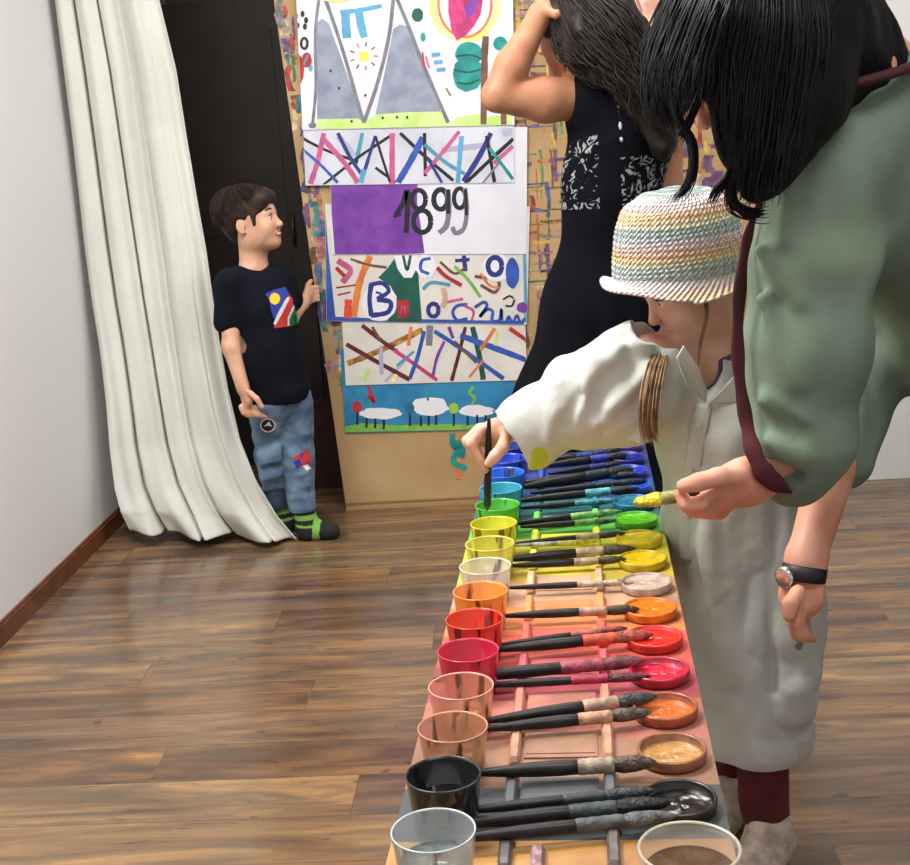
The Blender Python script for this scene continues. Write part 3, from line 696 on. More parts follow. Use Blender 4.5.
# large clear glass jar at the near end, brown water inside
gx, gy, _ = onz(690, 868, TH+.03)
t = empty('glass_jar', 'wide clear glass jar with brown water at the near right corner of the table', 'jar', (gx, gy, TH+.0003))
gm = mat('clear glass', (214, 205, 190), rough=.04, alpha=.28, coat=.8); R, H = .046, .05
q = MB(); q.lathe([(0, 0), (R*.9, 0), (R, .006), (R, H-.006), (R+.0015, H-.002), (R+.0005, H), (R-.0015, H), (R-.003, H-.006), (R-.003, .006), (0, .005)], gm, n=48); q.build('glass', t)
q = MB(); q.lathe([(R-.0022, H-.0004), (R+.0012, H-.0016), (R+.0014, H), (R+.0004, H+.0012), (R-.0016, H+.001), (R-.0022, H-.0004)], mat('glass rim', (176, 166, 150), rough=.08, coat=.6), n=48); q.build('rim', t)
q = MB(); q.lathe([(0, .0062), (R-.0045, .0065), (R-.0045, .028), (0, .028)], mat('brown water', (110, 76, 50), rough=.06, var=.3, vs=50), n=48); q.build('water', t)
# ------------------------------------------------------------------ brushes
blk = mat('black lacquer handle', (12, 12, 14), rough=.45, coat=.1, c2=(26, 26, 30), vs=55, spec=.35)
brist_dark = mat('dark wet bristles', (40, 38, 38), rough=.45, bump=.8, bs=260, c2=(74, 72, 72), vs=90)
def brush(p0, p1, r, fc, bc, label, z0=None, z1=None, grp='paint brushes lying across the table', tip='round', hl=.56, group=True, hm=None):
    """p0 handle end, p1 tip (world points)"""
    p0 = V3(p0); p1 = V3(p1); d = p1-p0; L = np.linalg.norm(d); d /= L
    t = empty('paint_brush', label, 'paint brush', tuple(p0), 0, grp)
    Rm = mathutils.Vector((1, 0, 0)).rotation_difference(mathutils.Vector(d)); t.rotation_mode = 'QUATERNION'; t.rotation_quaternion = Rm
    q = MB(); q.lathe([(0, 0), (r*.34, .0006), (r*.5, L*.03), (r*.72, L*.15), (r*.95, L*.32), (r*1.0, L*.46), (r*.92, L*hl), (r*.8, L*(hl+.01))], hm or blk, axis='x', n=14); q.build('handle', t)
    fm = mat('ferrule', fc, rough=.5, c2=tuple(int(v*.72) for v in fc), vs=70, bump=.5, bs=160)
    q = MB(); a, e = hl-.005, hl+.2
    pr = [(r*.9, L*a)]
    for i in range(9): x = a+.004+(e-a-.008)*i/8; pr.append((r*(1.0+(.05 if i % 2 else -.02)), L*x))
    pr.append((r*.9, L*e)); q.lathe([(0, L*a)]+pr+[(0, L*e)], fm, axis='x', n=14); q.build('ferrule', t)
    bm = mat('bristles', bc, rough=.4, c2=tuple(int(v*.6) for v in bc), vs=80, bump=.9, bs=220)
    q = MB()
    q.lathe([(0, L*(e-.004)), (r*.88, L*(e-.002)), (r*1.08, L*(e+.05)), (r*1.02, L*(e+.12)), (r*.7, L*.955), (r*.28, L*.99), (0, L)], bm, axis='x', n=14, wob=.05); q.build('bristles', t)
    return t
BC = {'beige': (196, 170, 146), 'dk': (58, 52, 50)}
def BR(a, b_, w, fc, bc, label, dz=0, **k):
    w0 = w*1.3; z = TH+.0092+w0+dz
    A = onz(*a, z); B = onz(*b_, z)
    return brush(A, B, w*1.3, fc, bc, label, **k)
red, crim, orr = (224, 84, 66), (186, 54, 86), (228, 150, 100)
BRS = [
    ((446, 813), (655, 790), .0046, (56, 64, 68), (70, 76, 80), 'topmost thin all-black brush of the black row', {}),
    ((438, 826), (672, 802), .0062, (60, 70, 76), (26, 28, 30), 'thick all-black brush in the middle of the black row', {}),
    ((446, 840), (678, 815), .0056, (88, 94, 98), (112, 116, 118), 'nearest black brush with grey smeared tip in the black row', {}),
    ((478, 773), (657, 762), .0068, (178, 158, 136), (96, 76, 62), 'single thick brush with pale band pointing at the ochre pot', {}),
    ((486, 721), (658, 696), .0062, (202, 164, 144), (72, 74, 78), 'upper brush with pale pink band resting toward the burnt orange pot', {}),
    ((484, 729), (652, 712), .0058, (208, 160, 132), (92, 84, 76), 'lower brush with peach band resting toward the burnt orange pot', {}),
    ((433, 680), (646, 660), .0066, (170, 76, 96), (136, 70, 84), 'long thick brush with crimson band reaching over the pinkish cup', {'hl': .6}),
    ((470, 686), (652, 676), .0044, (184, 44, 76), (108, 44, 60), 'thin brush with bright crimson band below the long crimson one', {}),
    ((497, 645), (628, 628), .0040, (190, 104, 90), (150, 70, 60), 'thin brush with dull red band on the red row', {}),
    ((492, 650), (654, 634), .0062, (226, 92, 60), (196, 96, 74), 'thick brush with vermilion band lying on the red row', {}),
    ((503, 616), (640, 609), .0052, (192, 158, 132), (66, 48, 40), 'brush with beige band pointing at the orange pot', {}),
    ((506, 588), (634, 582), .0040, (206, 190, 164), (206, 186, 164), 'slim brush with whitish band at the pale beige pot', {}),
    ((500, 560), (636, 548), .0062, (196, 172, 142), (84, 74, 56), 'thick brush with tan band at the golden yellow pot', {}),
    ((508, 566), (627, 559), .0048, (196, 172, 142), (80, 72, 40), 'thinner brush with tan band below the thick one at the golden yellow pot', {}),
    ((512, 544), (626, 533), .0042, (206, 190, 150), (70, 60, 50), 'slim dark-tipped brush at the yellow pot', {}),
    ((505, 525), (622, 511), .0050, (150, 206, 120), (120, 190, 110), 'brush with light green band at the green pot', {}),
    ((520, 527), (618, 520), .0042, (120, 184, 110), (90, 130, 80), 'slim brush with mid green band at the green pot', {}),
    ((515, 501), (640, 488), .0060, (96, 182, 200), (24, 42, 52), 'thick dark brush with pale turquoise band near the turquoise pot', {}),
    ((520, 508), (618, 500), .0046, (70, 160, 180), (60, 140, 170), 'slim brush with turquoise band near the turquoise pot', {}),
    ((522, 487), (634, 469), .0085, (24, 40, 52), (20, 26, 34), 'very thick black brush with dark band on the blue row', {}),
    ((530, 493), (648, 480), .0050, (24, 44, 50), (18, 30, 38), 'dark brush lying just in front of the very thick black brush', {}),
    ((542, 466), (628, 455), .0068, (48, 60, 170), (20, 22, 30), 'thick brush with ultramarine band on the ultramarine row', {}),
    ((548, 474), (622, 463), .0050, (36, 50, 120), (20, 24, 40), 'slim brush with navy band on the ultramarine row', {}),
    ((552, 452), (616, 443), .0060, (92, 110, 190), (50, 60, 66), 'farthest thick brush with periwinkle band', {}),
    ((538, 480), (640, 474), .0048, (30, 90, 120), (20, 40, 60), 'thin black brush with petrol band on the blue row', {}),
    ((560, 447), (612, 439), .0052, (60, 66, 110), (40, 44, 60), 'short dark brush at the very far end', {}),
    ((530, 463), (612, 452), .0058, (34, 60, 150), (18, 24, 60), 'dark brush with royal blue band on the ultramarine row', {}),
    ((524, 482), (600, 476), .0060, (30, 60, 80), (16, 30, 40), 'short fat dark brush beside the blue cup', {}),
    ((556, 459), (622, 449), .0055, (50, 66, 180), (24, 28, 40), 'dark blue banded brush second from the far end', {}),
]
for a, b_, w_, fc, bc, lab, kw in BRS:
    BR(a, b_, w_, fc, bc, 'black-handled '+lab if not lab.startswith('black') else lab, **kw)
t = BR((507, 546), (598, 541), .003, (230, 224, 120), (214, 206, 60), 'slender pale-handled brush with yellow band on the yellow row', hm=mat('pale worn handle', (206, 204, 196), rough=.4, c2=(120, 120, 116), vs=60))
# ------------------------------------------------------------------ the curtain
def curtain():
    right = [(157, -30), (159, 0), (176, 70), (187, 140), (197, 200), (206, 250), (213, 300), (219, 340), (228, 390), (240, 440), (256, 480), (276, 515), (297, 540)]
    left = [(20, -30), (28, 0), (45, 70), (60, 140), (72, 200), (82, 250), (92, 300), (100, 350), (106, 400), (110, 450), (115, 490), (121, 512), (130, 532)]
    yb = [4.32, 4.32, 4.32, 4.32, 4.31, 4.3, 4.28, 4.26, 4.22, 4.18, 4.13, 4.09, 4.09]
    Rr = np.array([ony(a, b_, y) for (a, b_), y in zip(right, yb)]); Ll = np.array([ony(a, b_, y+.06) for (a, b_), y in zip(left, yb)])
    # extend up to the rail
    for A in (Rr, Ll): A[:, 2] = np.maximum(A[:, 2], .004)
    top = lambda A: A[0]+(A[0]-A[3])/(A[0][2]-A[3][2])*(2.72-A[0][2])
    Rr = np.vstack([top(Rr), Rr]); Ll = np.vstack([top(Ll), Ll]); Ll[0][0] = max(Ll[0][0], -1.47)
    Ll[:, 0] = np.maximum(Ll[:, 0], -1.468)
    nu, nv = 260, 130; tz = np.linspace(0, len(Rr)-1, nv)
    V = np.zeros((nv, nu, 3))
    for j in range(nv):
        i = min(int(tz[j]), len(Rr)-2); f = tz[j]-i
        r_, l_ = Rr[i]*(1-f)+Rr[i+1]*f, Ll[i]*(1-f)+Ll[i+1]*f
        s = j/(nv-1)
        for k in range(nu):
            u = k/(nu-1)
            p = l_*(1-u)+r_*u
            env = math.sin(PI*min(u*12, .5))*math.sin(PI*min((1-u)*14, .5))
            am = .038*(1-.35*max(0, s-.6)/.4)
            ph = u*2*PI*2.6+.35*math.sin(3*s)+1.1
            w = 1-2*math.exp(-3.2*(.5+.5*math.sin(ph))); w = .6*w+.4*math.sin(u*2*PI*1.7-s*1.5)
            dy = am*w*env*(.65+.35*math.sin(u*9+1))+.007*math.sin(u*27+s*4)*env+.0015*math.sin(u*61-s*8)*env
            for u0, sg, de in ((.17+.05*s, .012, .05), (.40+.06*s, .010, .045), (.66-.03*s, .012, .03), (.86, .01, .018*s)): dy -= de*math.exp(-((u-u0)/sg)**2)*(1 if u0 < .6 else s)
            # slanted pulls towards the lower right corner
            pull = max(0, s-.55)/.45
            dy += pull*.022*math.sin((u*1.0-s*1.1)*17)*env*(.3+.7*u)
            V[j, k] = p+V3((.25*dy, -dy, 0))
            if s > .93:
                q = (s-.93)/.07; V[j, k] += V3((0, -.05*q*math.sin(u*PI)*(.5+.5*math.sin(u*17)), 0)); V[j, k, 2] = max(V[j, k, 2]*(1-q*.0), .006)+.008*q*(1+math.sin(u*23+1))*.5*(1 if u < .98 else .2)
    V[..., 0] = np.maximum(V[..., 0], XL+.018)
    V = V.reshape(-1, 3)
    Q = np.array([(j*nu+k, (j+1)*nu+k, (j+1)*nu+k+1, j*nu+k+1) for j in range(nv-1) for k in range(nu-1)])
    m = mat('white canvas cloth', (216, 217, 210), rough=.9, var=.04, vs=4, bump=.2, bs=420)
    o = mesh_np('curtain', V, Q, [m]); tag(o, 'long off-white cloth curtain hanging in folds to the floor at the doorway', 'curtain')
    sd = o.modifiers.new('thickness', 'SOLIDIFY'); sd.thickness = .003; sd.offset = 0
    q = MB(); q.tube([(XL+.002, 4.36, 2.73), (-.70, 4.36, 2.73)], .012, mat('rail metal', (150, 150, 150), .3, .8), n=12); r = q.build('curtain_rail'); tag(r, 'thin metal rail that carries the white curtain above the doorway', 'curtain rail')
curtain()
# ------------------------------------------------------------------ people helpers
def skinmat(name, c, red=.0):
    m = mat(name, c, rough=.5, sss=.12, c2=tuple(int(v*q) for v, q in zip(c, (.95, .88, .86))), vs=22, spec=.35)
    return m
def head_sdf(Fd, C, R, H, smile=0, ears=True, nose=1.):
    """x forward, y to the left, z up, in head heights"""
    g = lambda x, y, z: C+R @ (np.array([x, y, z])*H)
    E = lambda c, r, k=.03, op='add': Fd.ell(g(*c), np.array(r)*H, k*H*3, R, op)
    E((-.06, 0, .13), (.41, .325, .36)); E((.09, 0, -.10), (.26, .26, .34), .04)
    E((.20, 0, -.36), (.14, .16, .11), .04); E((.245, 0, -.41), (.075, .085, .06), .03)
    for s in (-1, 1):
        E((.20, .13*s, -.16), (.12, .115, .12), .04)
        E((.0, .20*s, -.27), (.15, .07, .13), .04)
        Fd.cap(g(.325, .05*s, .07), g(.27, .19*s, .065), .028*H, .022*H, .06*H)
        E((.36, .13*s, -.005), (.055, .075, .048), .012, 'sub')
        E((.285, .125*s, -.005), (.055, .062, .050), .006)
        E((.405, .035*s, -.155), (.028, .024, .024), .012)
        if ears:
            E((-.10, .325*s, -.06), (.075, .03, .115), .008); E((-.085, .355*s, -.05), (.040, .016, .07), .006, 'sub'); E((-.08, .325*s, -.155), (.035, .02, .035), .01)
    Fd.cap(g(.325, 0, .03), g(.415, 0, -.13), .026*H, .040*H*nose, .05*H)
    # lips
    Fd.cap(g(.345, -.075, -.262-.0), g(.345, .075, -.262), .018*H, .018*H, .02*H); Fd.cap(g(.362, -.03, -.252), g(.362, .03, -.252), .02*H, .02*H, .02*H)
    Fd.cap(g(.345, -.055, -.305), g(.345, .055, -.305), .022*H, .022*H, .02*H)
    o = .03 if smile else .006
    Fd.cap(g(.40, -.10, -.275+.03*(smile > 0)), g(.40, 0, -.283-.01*(smile > 0)), o*H, o*1.3*H, .008*H, 'sub'); Fd.cap(g(.40, .10, -.275+.03*(smile > 0)), g(.40, 0, -.283-.01*(smile > 0)), o*H, o*1.3*H, .008*H, 'sub')
    return g
def face_bits(g, R, H, parent, iris=(70, 48, 34), brow=(50, 36, 28)):
    ew = mat('eye white', (225, 220, 215), rough=.2); ir = mat('iris', iris, rough=.15); lid = mat('lashes', (36, 26, 22), rough=.6); bw = mat('eyebrow', brow, rough=.8)
    for s in (-1, 1):
        q = MB(); c = g(.297, .125*s, -.008)
        for (rr, mm, off) in ((.048, ew, 0), (.022, ir, .0305)):
            vs = []; fs = []; n = 12
            cc = c+R @ np.array([off*H, 0, 0])
            for j in range(n//2+1):
                for i in range(n):
                    a = PI*j/(n//2); b_ = 2*PI*i/n; vs.append(tuple(cc+rr*H*np.array([math.sin(a)*math.cos(b_), math.sin(a)*math.sin(b_), math.cos(a)])))
            for j in range(n//2):
                for i in range(n): fs.append((j*n+i, (j+1)*n+i, (j+1)*n+(i+1) % n, j*n+(i+1) % n))
            q.add(vs, fs, mm, True)
        q.tube([g(.325, .075*s, .018), g(.352, .125*s, .036), g(.325, .175*s, .016)], [.006*H, .009*H, .006*H], lid, n=6)
        q.build('eye', parent)
        q = MB(); q.tube(spline([g(.352, .055*s, .098), g(.345, .12*s, .125), g(.30, .195*s, .105)], 5), .011*H, bw, n=6); q.build('eyebrow', parent)
def lipfn(g, R, H):
    c = g(.355, 0, -.28)
    def f(P):
        q = (P-c) @ R / H
        return ((q[:, 0] > -.03) & ((q[:, 1]/.10)**2+((q[:, 2])/.048)**2 < 1)).astype(np.int32)
    return f
def hair_guides(C, R, H, cen, rad, ends, start=(-.12, 0), n=26, k=7, extra=0):
    """curves from the crown over an ellipsoid; ends(phi) gives the polar angle where a curve stops"""
    G = []
    for i in range(n+1):
        ph = 2*PI*i/n; te = ends(ph)
        pts = []
        for j in range(k):
            t = .12+(te-.12)*j/(k-1)
            v = np.array([math.sin(t)*math.cos(ph), math.sin(t)*math.sin(ph), math.cos(t)])
            pts.append(C+R @ ((np.array(cen)+np.array(rad)*v+np.array([start[0]*(1-j/(k-1)), start[1]*(1-j/(k-1)), 0]))*H))
        G.append(pts)
    return G
def fingers(Fd, chains, r, k=.004):
    for ch in chains:
        n = len(ch); rr = [r*(1.08-.22*i/(n-1)) for i in range(n)]
        Fd.chain(ch, rr, k)
def P(px, py, y, z=None): return ony(px, py, y)

# ================================================================== the boy by the curtain
def boy():
    y = 4.1
    sk = skinmat('boy skin', (214, 172, 146)); lip = mat('boy lips', (176, 96, 88), rough=.4)
    f = V3((.66, -.75, 0)); side = V3((-.75, -.66, 0))                    # facing; towards his right hand
    root = empty('person', 'small boy in black T-shirt and jeans standing between the curtain and the paintings', 'person', tuple(onz(296, 532, 0)*[1, 1, 0]))
    L = np.array(root.location)
    Rh = frame((1, -.22, .14)); H = .205; C = P(254, 220, y)
    Fd = Field((-1.12, 3.86, -.01), (-.5, 4.52, 1.25), .0042)
    g = head_sdf(Fd, C, Rh, H, smile=1)
    nb = P(254, 266, y); ch = P(262, 305, y); wa = P(270, 355, y); hp = P(279, 396, y+.01)
    Fd.cap(g(-.10, 0, -.22), nb, .042, .045, .03)
    sr, sl = nb+side*.088+V3((.0, 0, -.05)), nb-side*.10+V3((-.012, 0, -.062))
    Fd.cap(sr, sl, .042, .042, .04); Fd.chain([ch, wa, hp], [.095, .085, .09], .03, flat=.75, fd=f)
    # right arm hanging, left arm reaching to the edge of the painted wall
    el, wr = P(231, 347, 4.0), P(243, 388, 3.97)
    Fd.chain([sr, el, wr], [.036, .027, .021], .02)
    hd = P(247, 400, 3.965); Fd.cap(wr, hd, .021, .026, .015, flat=.6, fd=side)
    kn = [P(241+i*4.6, 406+abs(i-1)*.8, 3.955+.010*i) for i in range(4)]
    fingers(Fd, [[kn[i], kn[i]+V3((.008, -.002, -.020)), kn[i]+V3((.020, .004, -.030)), kn[i]+V3((.028, .010, -.034))] for i in range(4)], .0085)
    fingers(Fd, [[P(250, 393, 3.945), P(257, 399, 3.94), P(262, 407, 3.94)]], .0095)
    el2, wr2 = P(290, 318, 4.27), P(304, 303, 4.36)
    Fd.chain([sl, el2, wr2], [.034, .026, .020], .02)
    ph = P(308, 295, 4.395); Fd.cap(wr2, ph, .02, .025, .015, flat=.6, fd=(1, -.3, 0))
    fingers(Fd, [[ph+V3((.002, .002, .016-.014*i)), ph+V3((.014, .02, .022-.014*i)), ph+V3((.03, .03, .022-.015*i))] for i in range(4)], .0085)
    fingers(Fd, [[ph+V3((-.004, -.006, .01)), ph+V3((.002, .006, .034)), ph+V3((.012, .018, .046))]], .009)
    # legs
    kr, ar = P(272, 455, 4.14), P(278, 505, 4.22); kl, al = P(297, 456, 4.14), P(303, 508, 4.13)
    h1, h2 = hp+side*.045+V3((0, 0, -.02)), hp-side*.05+V3((0, 0, -.02))
    Fd.chain([h1, kr, ar], [.06, .04, .028], .03); Fd.chain([h2, kl, al], [.06, .04, .028], .03)
    t1, t2 = onz(292, 528, .0), onz(335, 539, 0)
    Fd.cap(ar, V3((ar[0]+.012, ar[1], .035)), .028, .026, .02); Fd.cap(V3((ar[0]+.012, ar[1], .03)), V3((t1[0]-.015, t1[1]+.01, .024)), .024, .018, .02)
    Fd.cap(al, V3((al[0]+.012, al[1], .035)), .028, .026, .02); Fd.cap(V3((al[0]+.012, al[1], .03)), V3((t2[0]-.02, t2[1]+.012, .024)), .024, .018, .02)
    body = Fd.mesh('body', [sk, lip], root, matfn=lipfn(g, Rh, H)); body.location = -L
    q = MB(); q.tube([g(.36, -.06, -.268), g(.372, 0, -.276), g(.36, .06, -.268)], .012*H, mat('teeth', (235, 230, 222), rough=.3), n=6); o = q.build('teeth', root); o.location = -L
    e = bpy.data.objects.new('face', None); COL.objects.link(e); e.parent = root; e.location = -L; face_bits(g, Rh, H, e)
    # hair
    hm = mat('dark brown hair', (52, 36, 28), rough=.6, c2=(34, 24, 19), spec=.3, vs=60)
    Fh = Field((-1.08, 3.88, .95), (-.62, 4.32, 1.26), .004)
    Eh = lambda c, r, k=.02, op='add': Fh.ell(g(*c), np.array(r)*H, k, Rh, op)
    Eh((-.09, 0, .15), (.455, .36, .37)); Eh((-.30, 0, -.04), (.19, .26, .27)); Eh((.22, 0, .30), (.18, .25, .13), .03)
    Eh((.43, 0, -.12), (.30, .5, .30), .015, 'sub'); Eh((.10, 0, -.36), (.33, .6, .40), .02, 'sub')
    for s in (-1, 1): Eh((-.09, .36*s, -.08), (.10, .12, .14), .01, 'sub'); Eh((.115, .285*s, .02), (.05, .05, .13), .01)
    Fh.warp(lambda P_: .003*vnoise(P_, (60, 60, 18))+.004*vnoise(P_, 22, 2))
    hr = Fh.mesh('hair', [hm], root); hr.location = -L
    G = hair_guides(C, Rh, H, (-.09, 0, .15), (.475, .375, .385), lambda a: 1.32+.25*math.cos(a)*0+(.95 if abs(a-PI) < 1.1 else (.02 if math.cos(a) > .2 else .35)))
    hs = strands('hair_strands', G, 1300, hm, root, r=.0016, spread=.006, seed=4, k=9); hs.location = -L
    # T-shirt
    tm = mat('black cotton', (17, 20, 31), rough=.95, var=.25, vs=14, bump=.25, bs=300, spec=.15)
    Ft = Field((-1.15, 3.85, .40), (-.5, 4.45, 1.02), .0042)
    Ft.cap(sr+V3((0, 0, .004)), sl+V3((0, 0, .004)), .046, .044, .05)
    Ft.cap(nb+V3((0, 0, -.035)), ch, .06, .098, .04, flat=.75, fd=f)
    Ft.chain([ch, wa, P(277, 388, y+.01)], [.103, .106, .116], .04, flat=.78, fd=f)
    Ft.chain([sr, P(228, 322, 4.02)], [.048, .045], .03); Ft.chain([sl, P(289, 300, 4.2)], [.05, .045], .03)
    Ft.ell(nb+V3((.005, 0, .045)), (.062, .062, .06), .008, op='sub')
    Ft.ell(P(280, 425, y), (.2, .2, .085), .006, op='sub')
    s0 = P(226, 346, 4.02); Ft.ell(s0, (.07, .07, .045), .005, op='sub')
    def fold(P_): return .0045*vnoise(P_, (16, 16, 7), 1)+.002*vnoise(P_, (40, 40, 22), 5)
    Ft.warp(fold)
    ts = Ft.mesh('t_shirt', [tm], root); ts.location = -L
    # country-shaped flag print on the chest: blue, red, green with a yellow sun
    blue, red_, grn, whi, ylw = [mat('print '+n, c, rough=.8) for n, c in (('blue', (44, 58, 160)), ('red', (200, 52, 52)), ('green', (30, 110, 72)), ('white', (225, 225, 230)), ('yellow', (236, 200, 50)))]
    q = MB(); B = 3.46
    from mathutils.bvhtree import BVHTree
    me = ts.data; bvh = BVHTree.FromPolygons([v.co for v in me.vertices], [tuple(p.vertices) for p in me.polygons])
    def pr(cx, cy, lift):
        d = mathutils.Vector(ray(100+cx/B, 150+cy/B)); l, n_, i_, ds = bvh.ray_cast(mathutils.Vector(CAM), d)
        if l is None: return tuple(P(100+cx/B, 150+cy/B, 3.97))
        return tuple(l+n_*(.0012+lift*.0004))
    def patch(poly_, m_, lift):
        # fill by a fine grid so the print follows the cloth
        xs = [p[0] for p in poly_]; ys_ = [p[1] for p in poly_]; st = 2.0
        def inside(x, y_):
            c = False; j = len(poly_)-1
            for i in range(len(poly_)):
                xi, yi = poly_[i]; xj, yj = poly_[j]
                if (yi > y_) != (yj > y_) and x < (xj-xi)*(y_-yi)/(yj-yi)+xi: c = not c
                j = i
            return c
        gx = np.arange(min(xs), max(xs)+st, st); gy = np.arange(min(ys_), max(ys_)+st, st)
        idx = {}; vs = []; fs = []
        def vid(i, j):
            if (i, j) not in idx: idx[(i, j)] = len(vs); vs.append(pr(gx[i], gy[j], lift))
            return idx[(i, j)]
        for i in range(len(gx)-1):
            for j in range(len(gy)-1):
                if inside(gx[i]+st/2, gy[j]+st/2): fs.append((vid(i, j), vid(i, j+1), vid(i+1, j+1), vid(i+1, j)))
        q.add(vs, fs, m_, True)
    patch([(572, 498), (600, 484), (640, 474), (655, 500), (632, 540), (606, 592), (592, 560), (585, 520)], blue, 0)
    patch([(655, 500), (668, 520), (668, 545), (650, 590), (655, 610), (603, 616), (606, 585), (632, 540)], red_, 0)
    patch([(668, 545), (680, 560), (687, 600), (655, 611), (648, 600)], grn, 0)
    patch([(636, 524), (650, 506), (656, 512), (640, 545), (616, 590), (606, 606), (600, 600), (612, 570)], whi, 1)
    patch([(668, 535), (672, 545), (654, 585), (655, 608), (648, 608), (648, 582)], whi, 1)
    patch([(604+18*math.cos(a*.4), 515+20*math.sin(a*.4)) for a in range(16)], ylw, 2)
    o = q.build('flag_print', root); o.location = -L; o['label'] = 'blue, red and green flag print with a yellow sun'
    # jeans
    jm = mat('washed denim', (112, 140, 168), rough=.85, c2=(78, 102, 132), vs=14, bump=.3, bs=240)
    Fj = Field((-1.1, 3.9, .03), (-.55, 4.35, .56), .004)
    Fj.cap(P(276, 372, y+.01), hp, .085, .098, .03, flat=.78, fd=f)
    Fj.chain([h1, kr, P(277, 498, 4.21)], [.066, .052, .044], .02); Fj.chain([h2, kl, P(302, 503, 4.13)], [.066, .056, .046], .02)
    Fj.cap(P(276, 494, 4.2), P(277, 501, 4.21), .049, .047, .004); Fj.cap(P(301, 496, 4.13), P(302, 503, 4.13), .051, .049, .004)
    for c_, r_ in ((P(272, 455, 4.10), .05), (P(297, 456, 4.14), .053), (P(275, 480, 4.17), .047), (P(300, 480, 4.13), .05), (P(273, 470, 4.12), .047)):
        for dz in (-.02, 0, .02):
            Fj.cap(c_+V3((-.03, -.03, dz)), c_+V3((.03, -.035, dz+.012)), .012, .010, .014)
    Fj.warp(lambda P_: .004*vnoise(P_, (20, 20, 34), 4)+.002*vnoise(P_, 60, 1))
    for c_ in (P(278, 513, 4.21), P(303, 517, 4.13)): Fj.ell(c_, (.06, .06, .028), .004, op='sub')
    o = Fj.mesh('jeans', [jm], root); o.location = -L; me2 = o.data
    bvh = BVHTree.FromPolygons([v.co for v in me2.vertices], [tuple(p.vertices) for p in me2.polygons])
    q = MB(); st3 = 3.93; B = 3.93
    def pr(cx, cy, lift):
        px, py = 180+cx/B, 350+cy/B; d = mathutils.Vector(ray(px, py)); l, n_, i_, ds = bvh.ray_cast(mathutils.Vector(CAM), d)
        return tuple(P(px, py, 4.0)) if l is None else tuple(l+n_*(.0012+lift*.0004))
    blk_ = mat('patch black', (28, 28, 32), rough=.8)
    patch([(345+30*math.cos(a*.4), 295+28*math.sin(a*.4)) for a in range(16)], whi, 0); patch([(345+25*math.cos(a*.4), 295+23*math.sin(a*.4)) for a in range(16)], blk_, 1)
    patch([(330, 300), (350, 280), (362, 300), (345, 296)], whi, 2)
    o = q.build('hip_patch', root); o.location = -L; o['label'] = 'round black patch with a white ring'; q = MB()
    patch([(445, 425), (470, 405), (500, 392), (512, 415), (510, 445), (490, 460), (455, 450)], red_, 0); patch([(445, 440), (470, 425), (480, 450), (460, 462)], blue, 1); patch([(470, 410), (485, 402), (480, 430)], blue, 1); patch([(480, 455), (500, 448), (515, 465), (500, 475)], whi, 1)
    o = q.build('knee_patch', root); o['label'] = 'red and blue patch on the knee'; o.location = -L
    # socks: black with bright green straps
    bk = mat('black sock', (30, 30, 34), rough=.9); gr = mat('green sock', (122, 176, 78), rough=.9)
    for an, tp, nm in ((ar, t1, 0), (al, t2, 1)):
        Fs = Field((-1.05, 3.95, -.012), (-.5, 4.42, .17), .0035)
        hx = V3((an[0]+.012, an[1]-.0, .034)); tx = V3((tp[0]-.012, tp[1]+.008, .026))
        Fs.cap(V3((an[0], an[1], .12)), hx, .035, .040, .012); Fs.cap(hx, tx, .038, .030, .015); 
        d = Fs.d; Z = Fs.ax[2][None, None, :]; Fs.d = np.maximum(d, -(Z-.002)+d*0)
        dv = tx-hx; Ld = float(np.linalg.norm(dv)); dv = dv/Ld
        def mf(P_, hx=hx, dv=dv, Ld=Ld):
            t = (P_-hx) @ dv/Ld; z = P_[:, 2]
            return (((t > .28) & (t < .58)) | ((z > .075) & (z < .092) & (t < .35)) | ((z > .05) & (z < .058) & (t < .3))).astype(np.int32)
        o = Fs.mesh('sock', [bk, gr], root, matfn=mf); o.location = -L
boy()
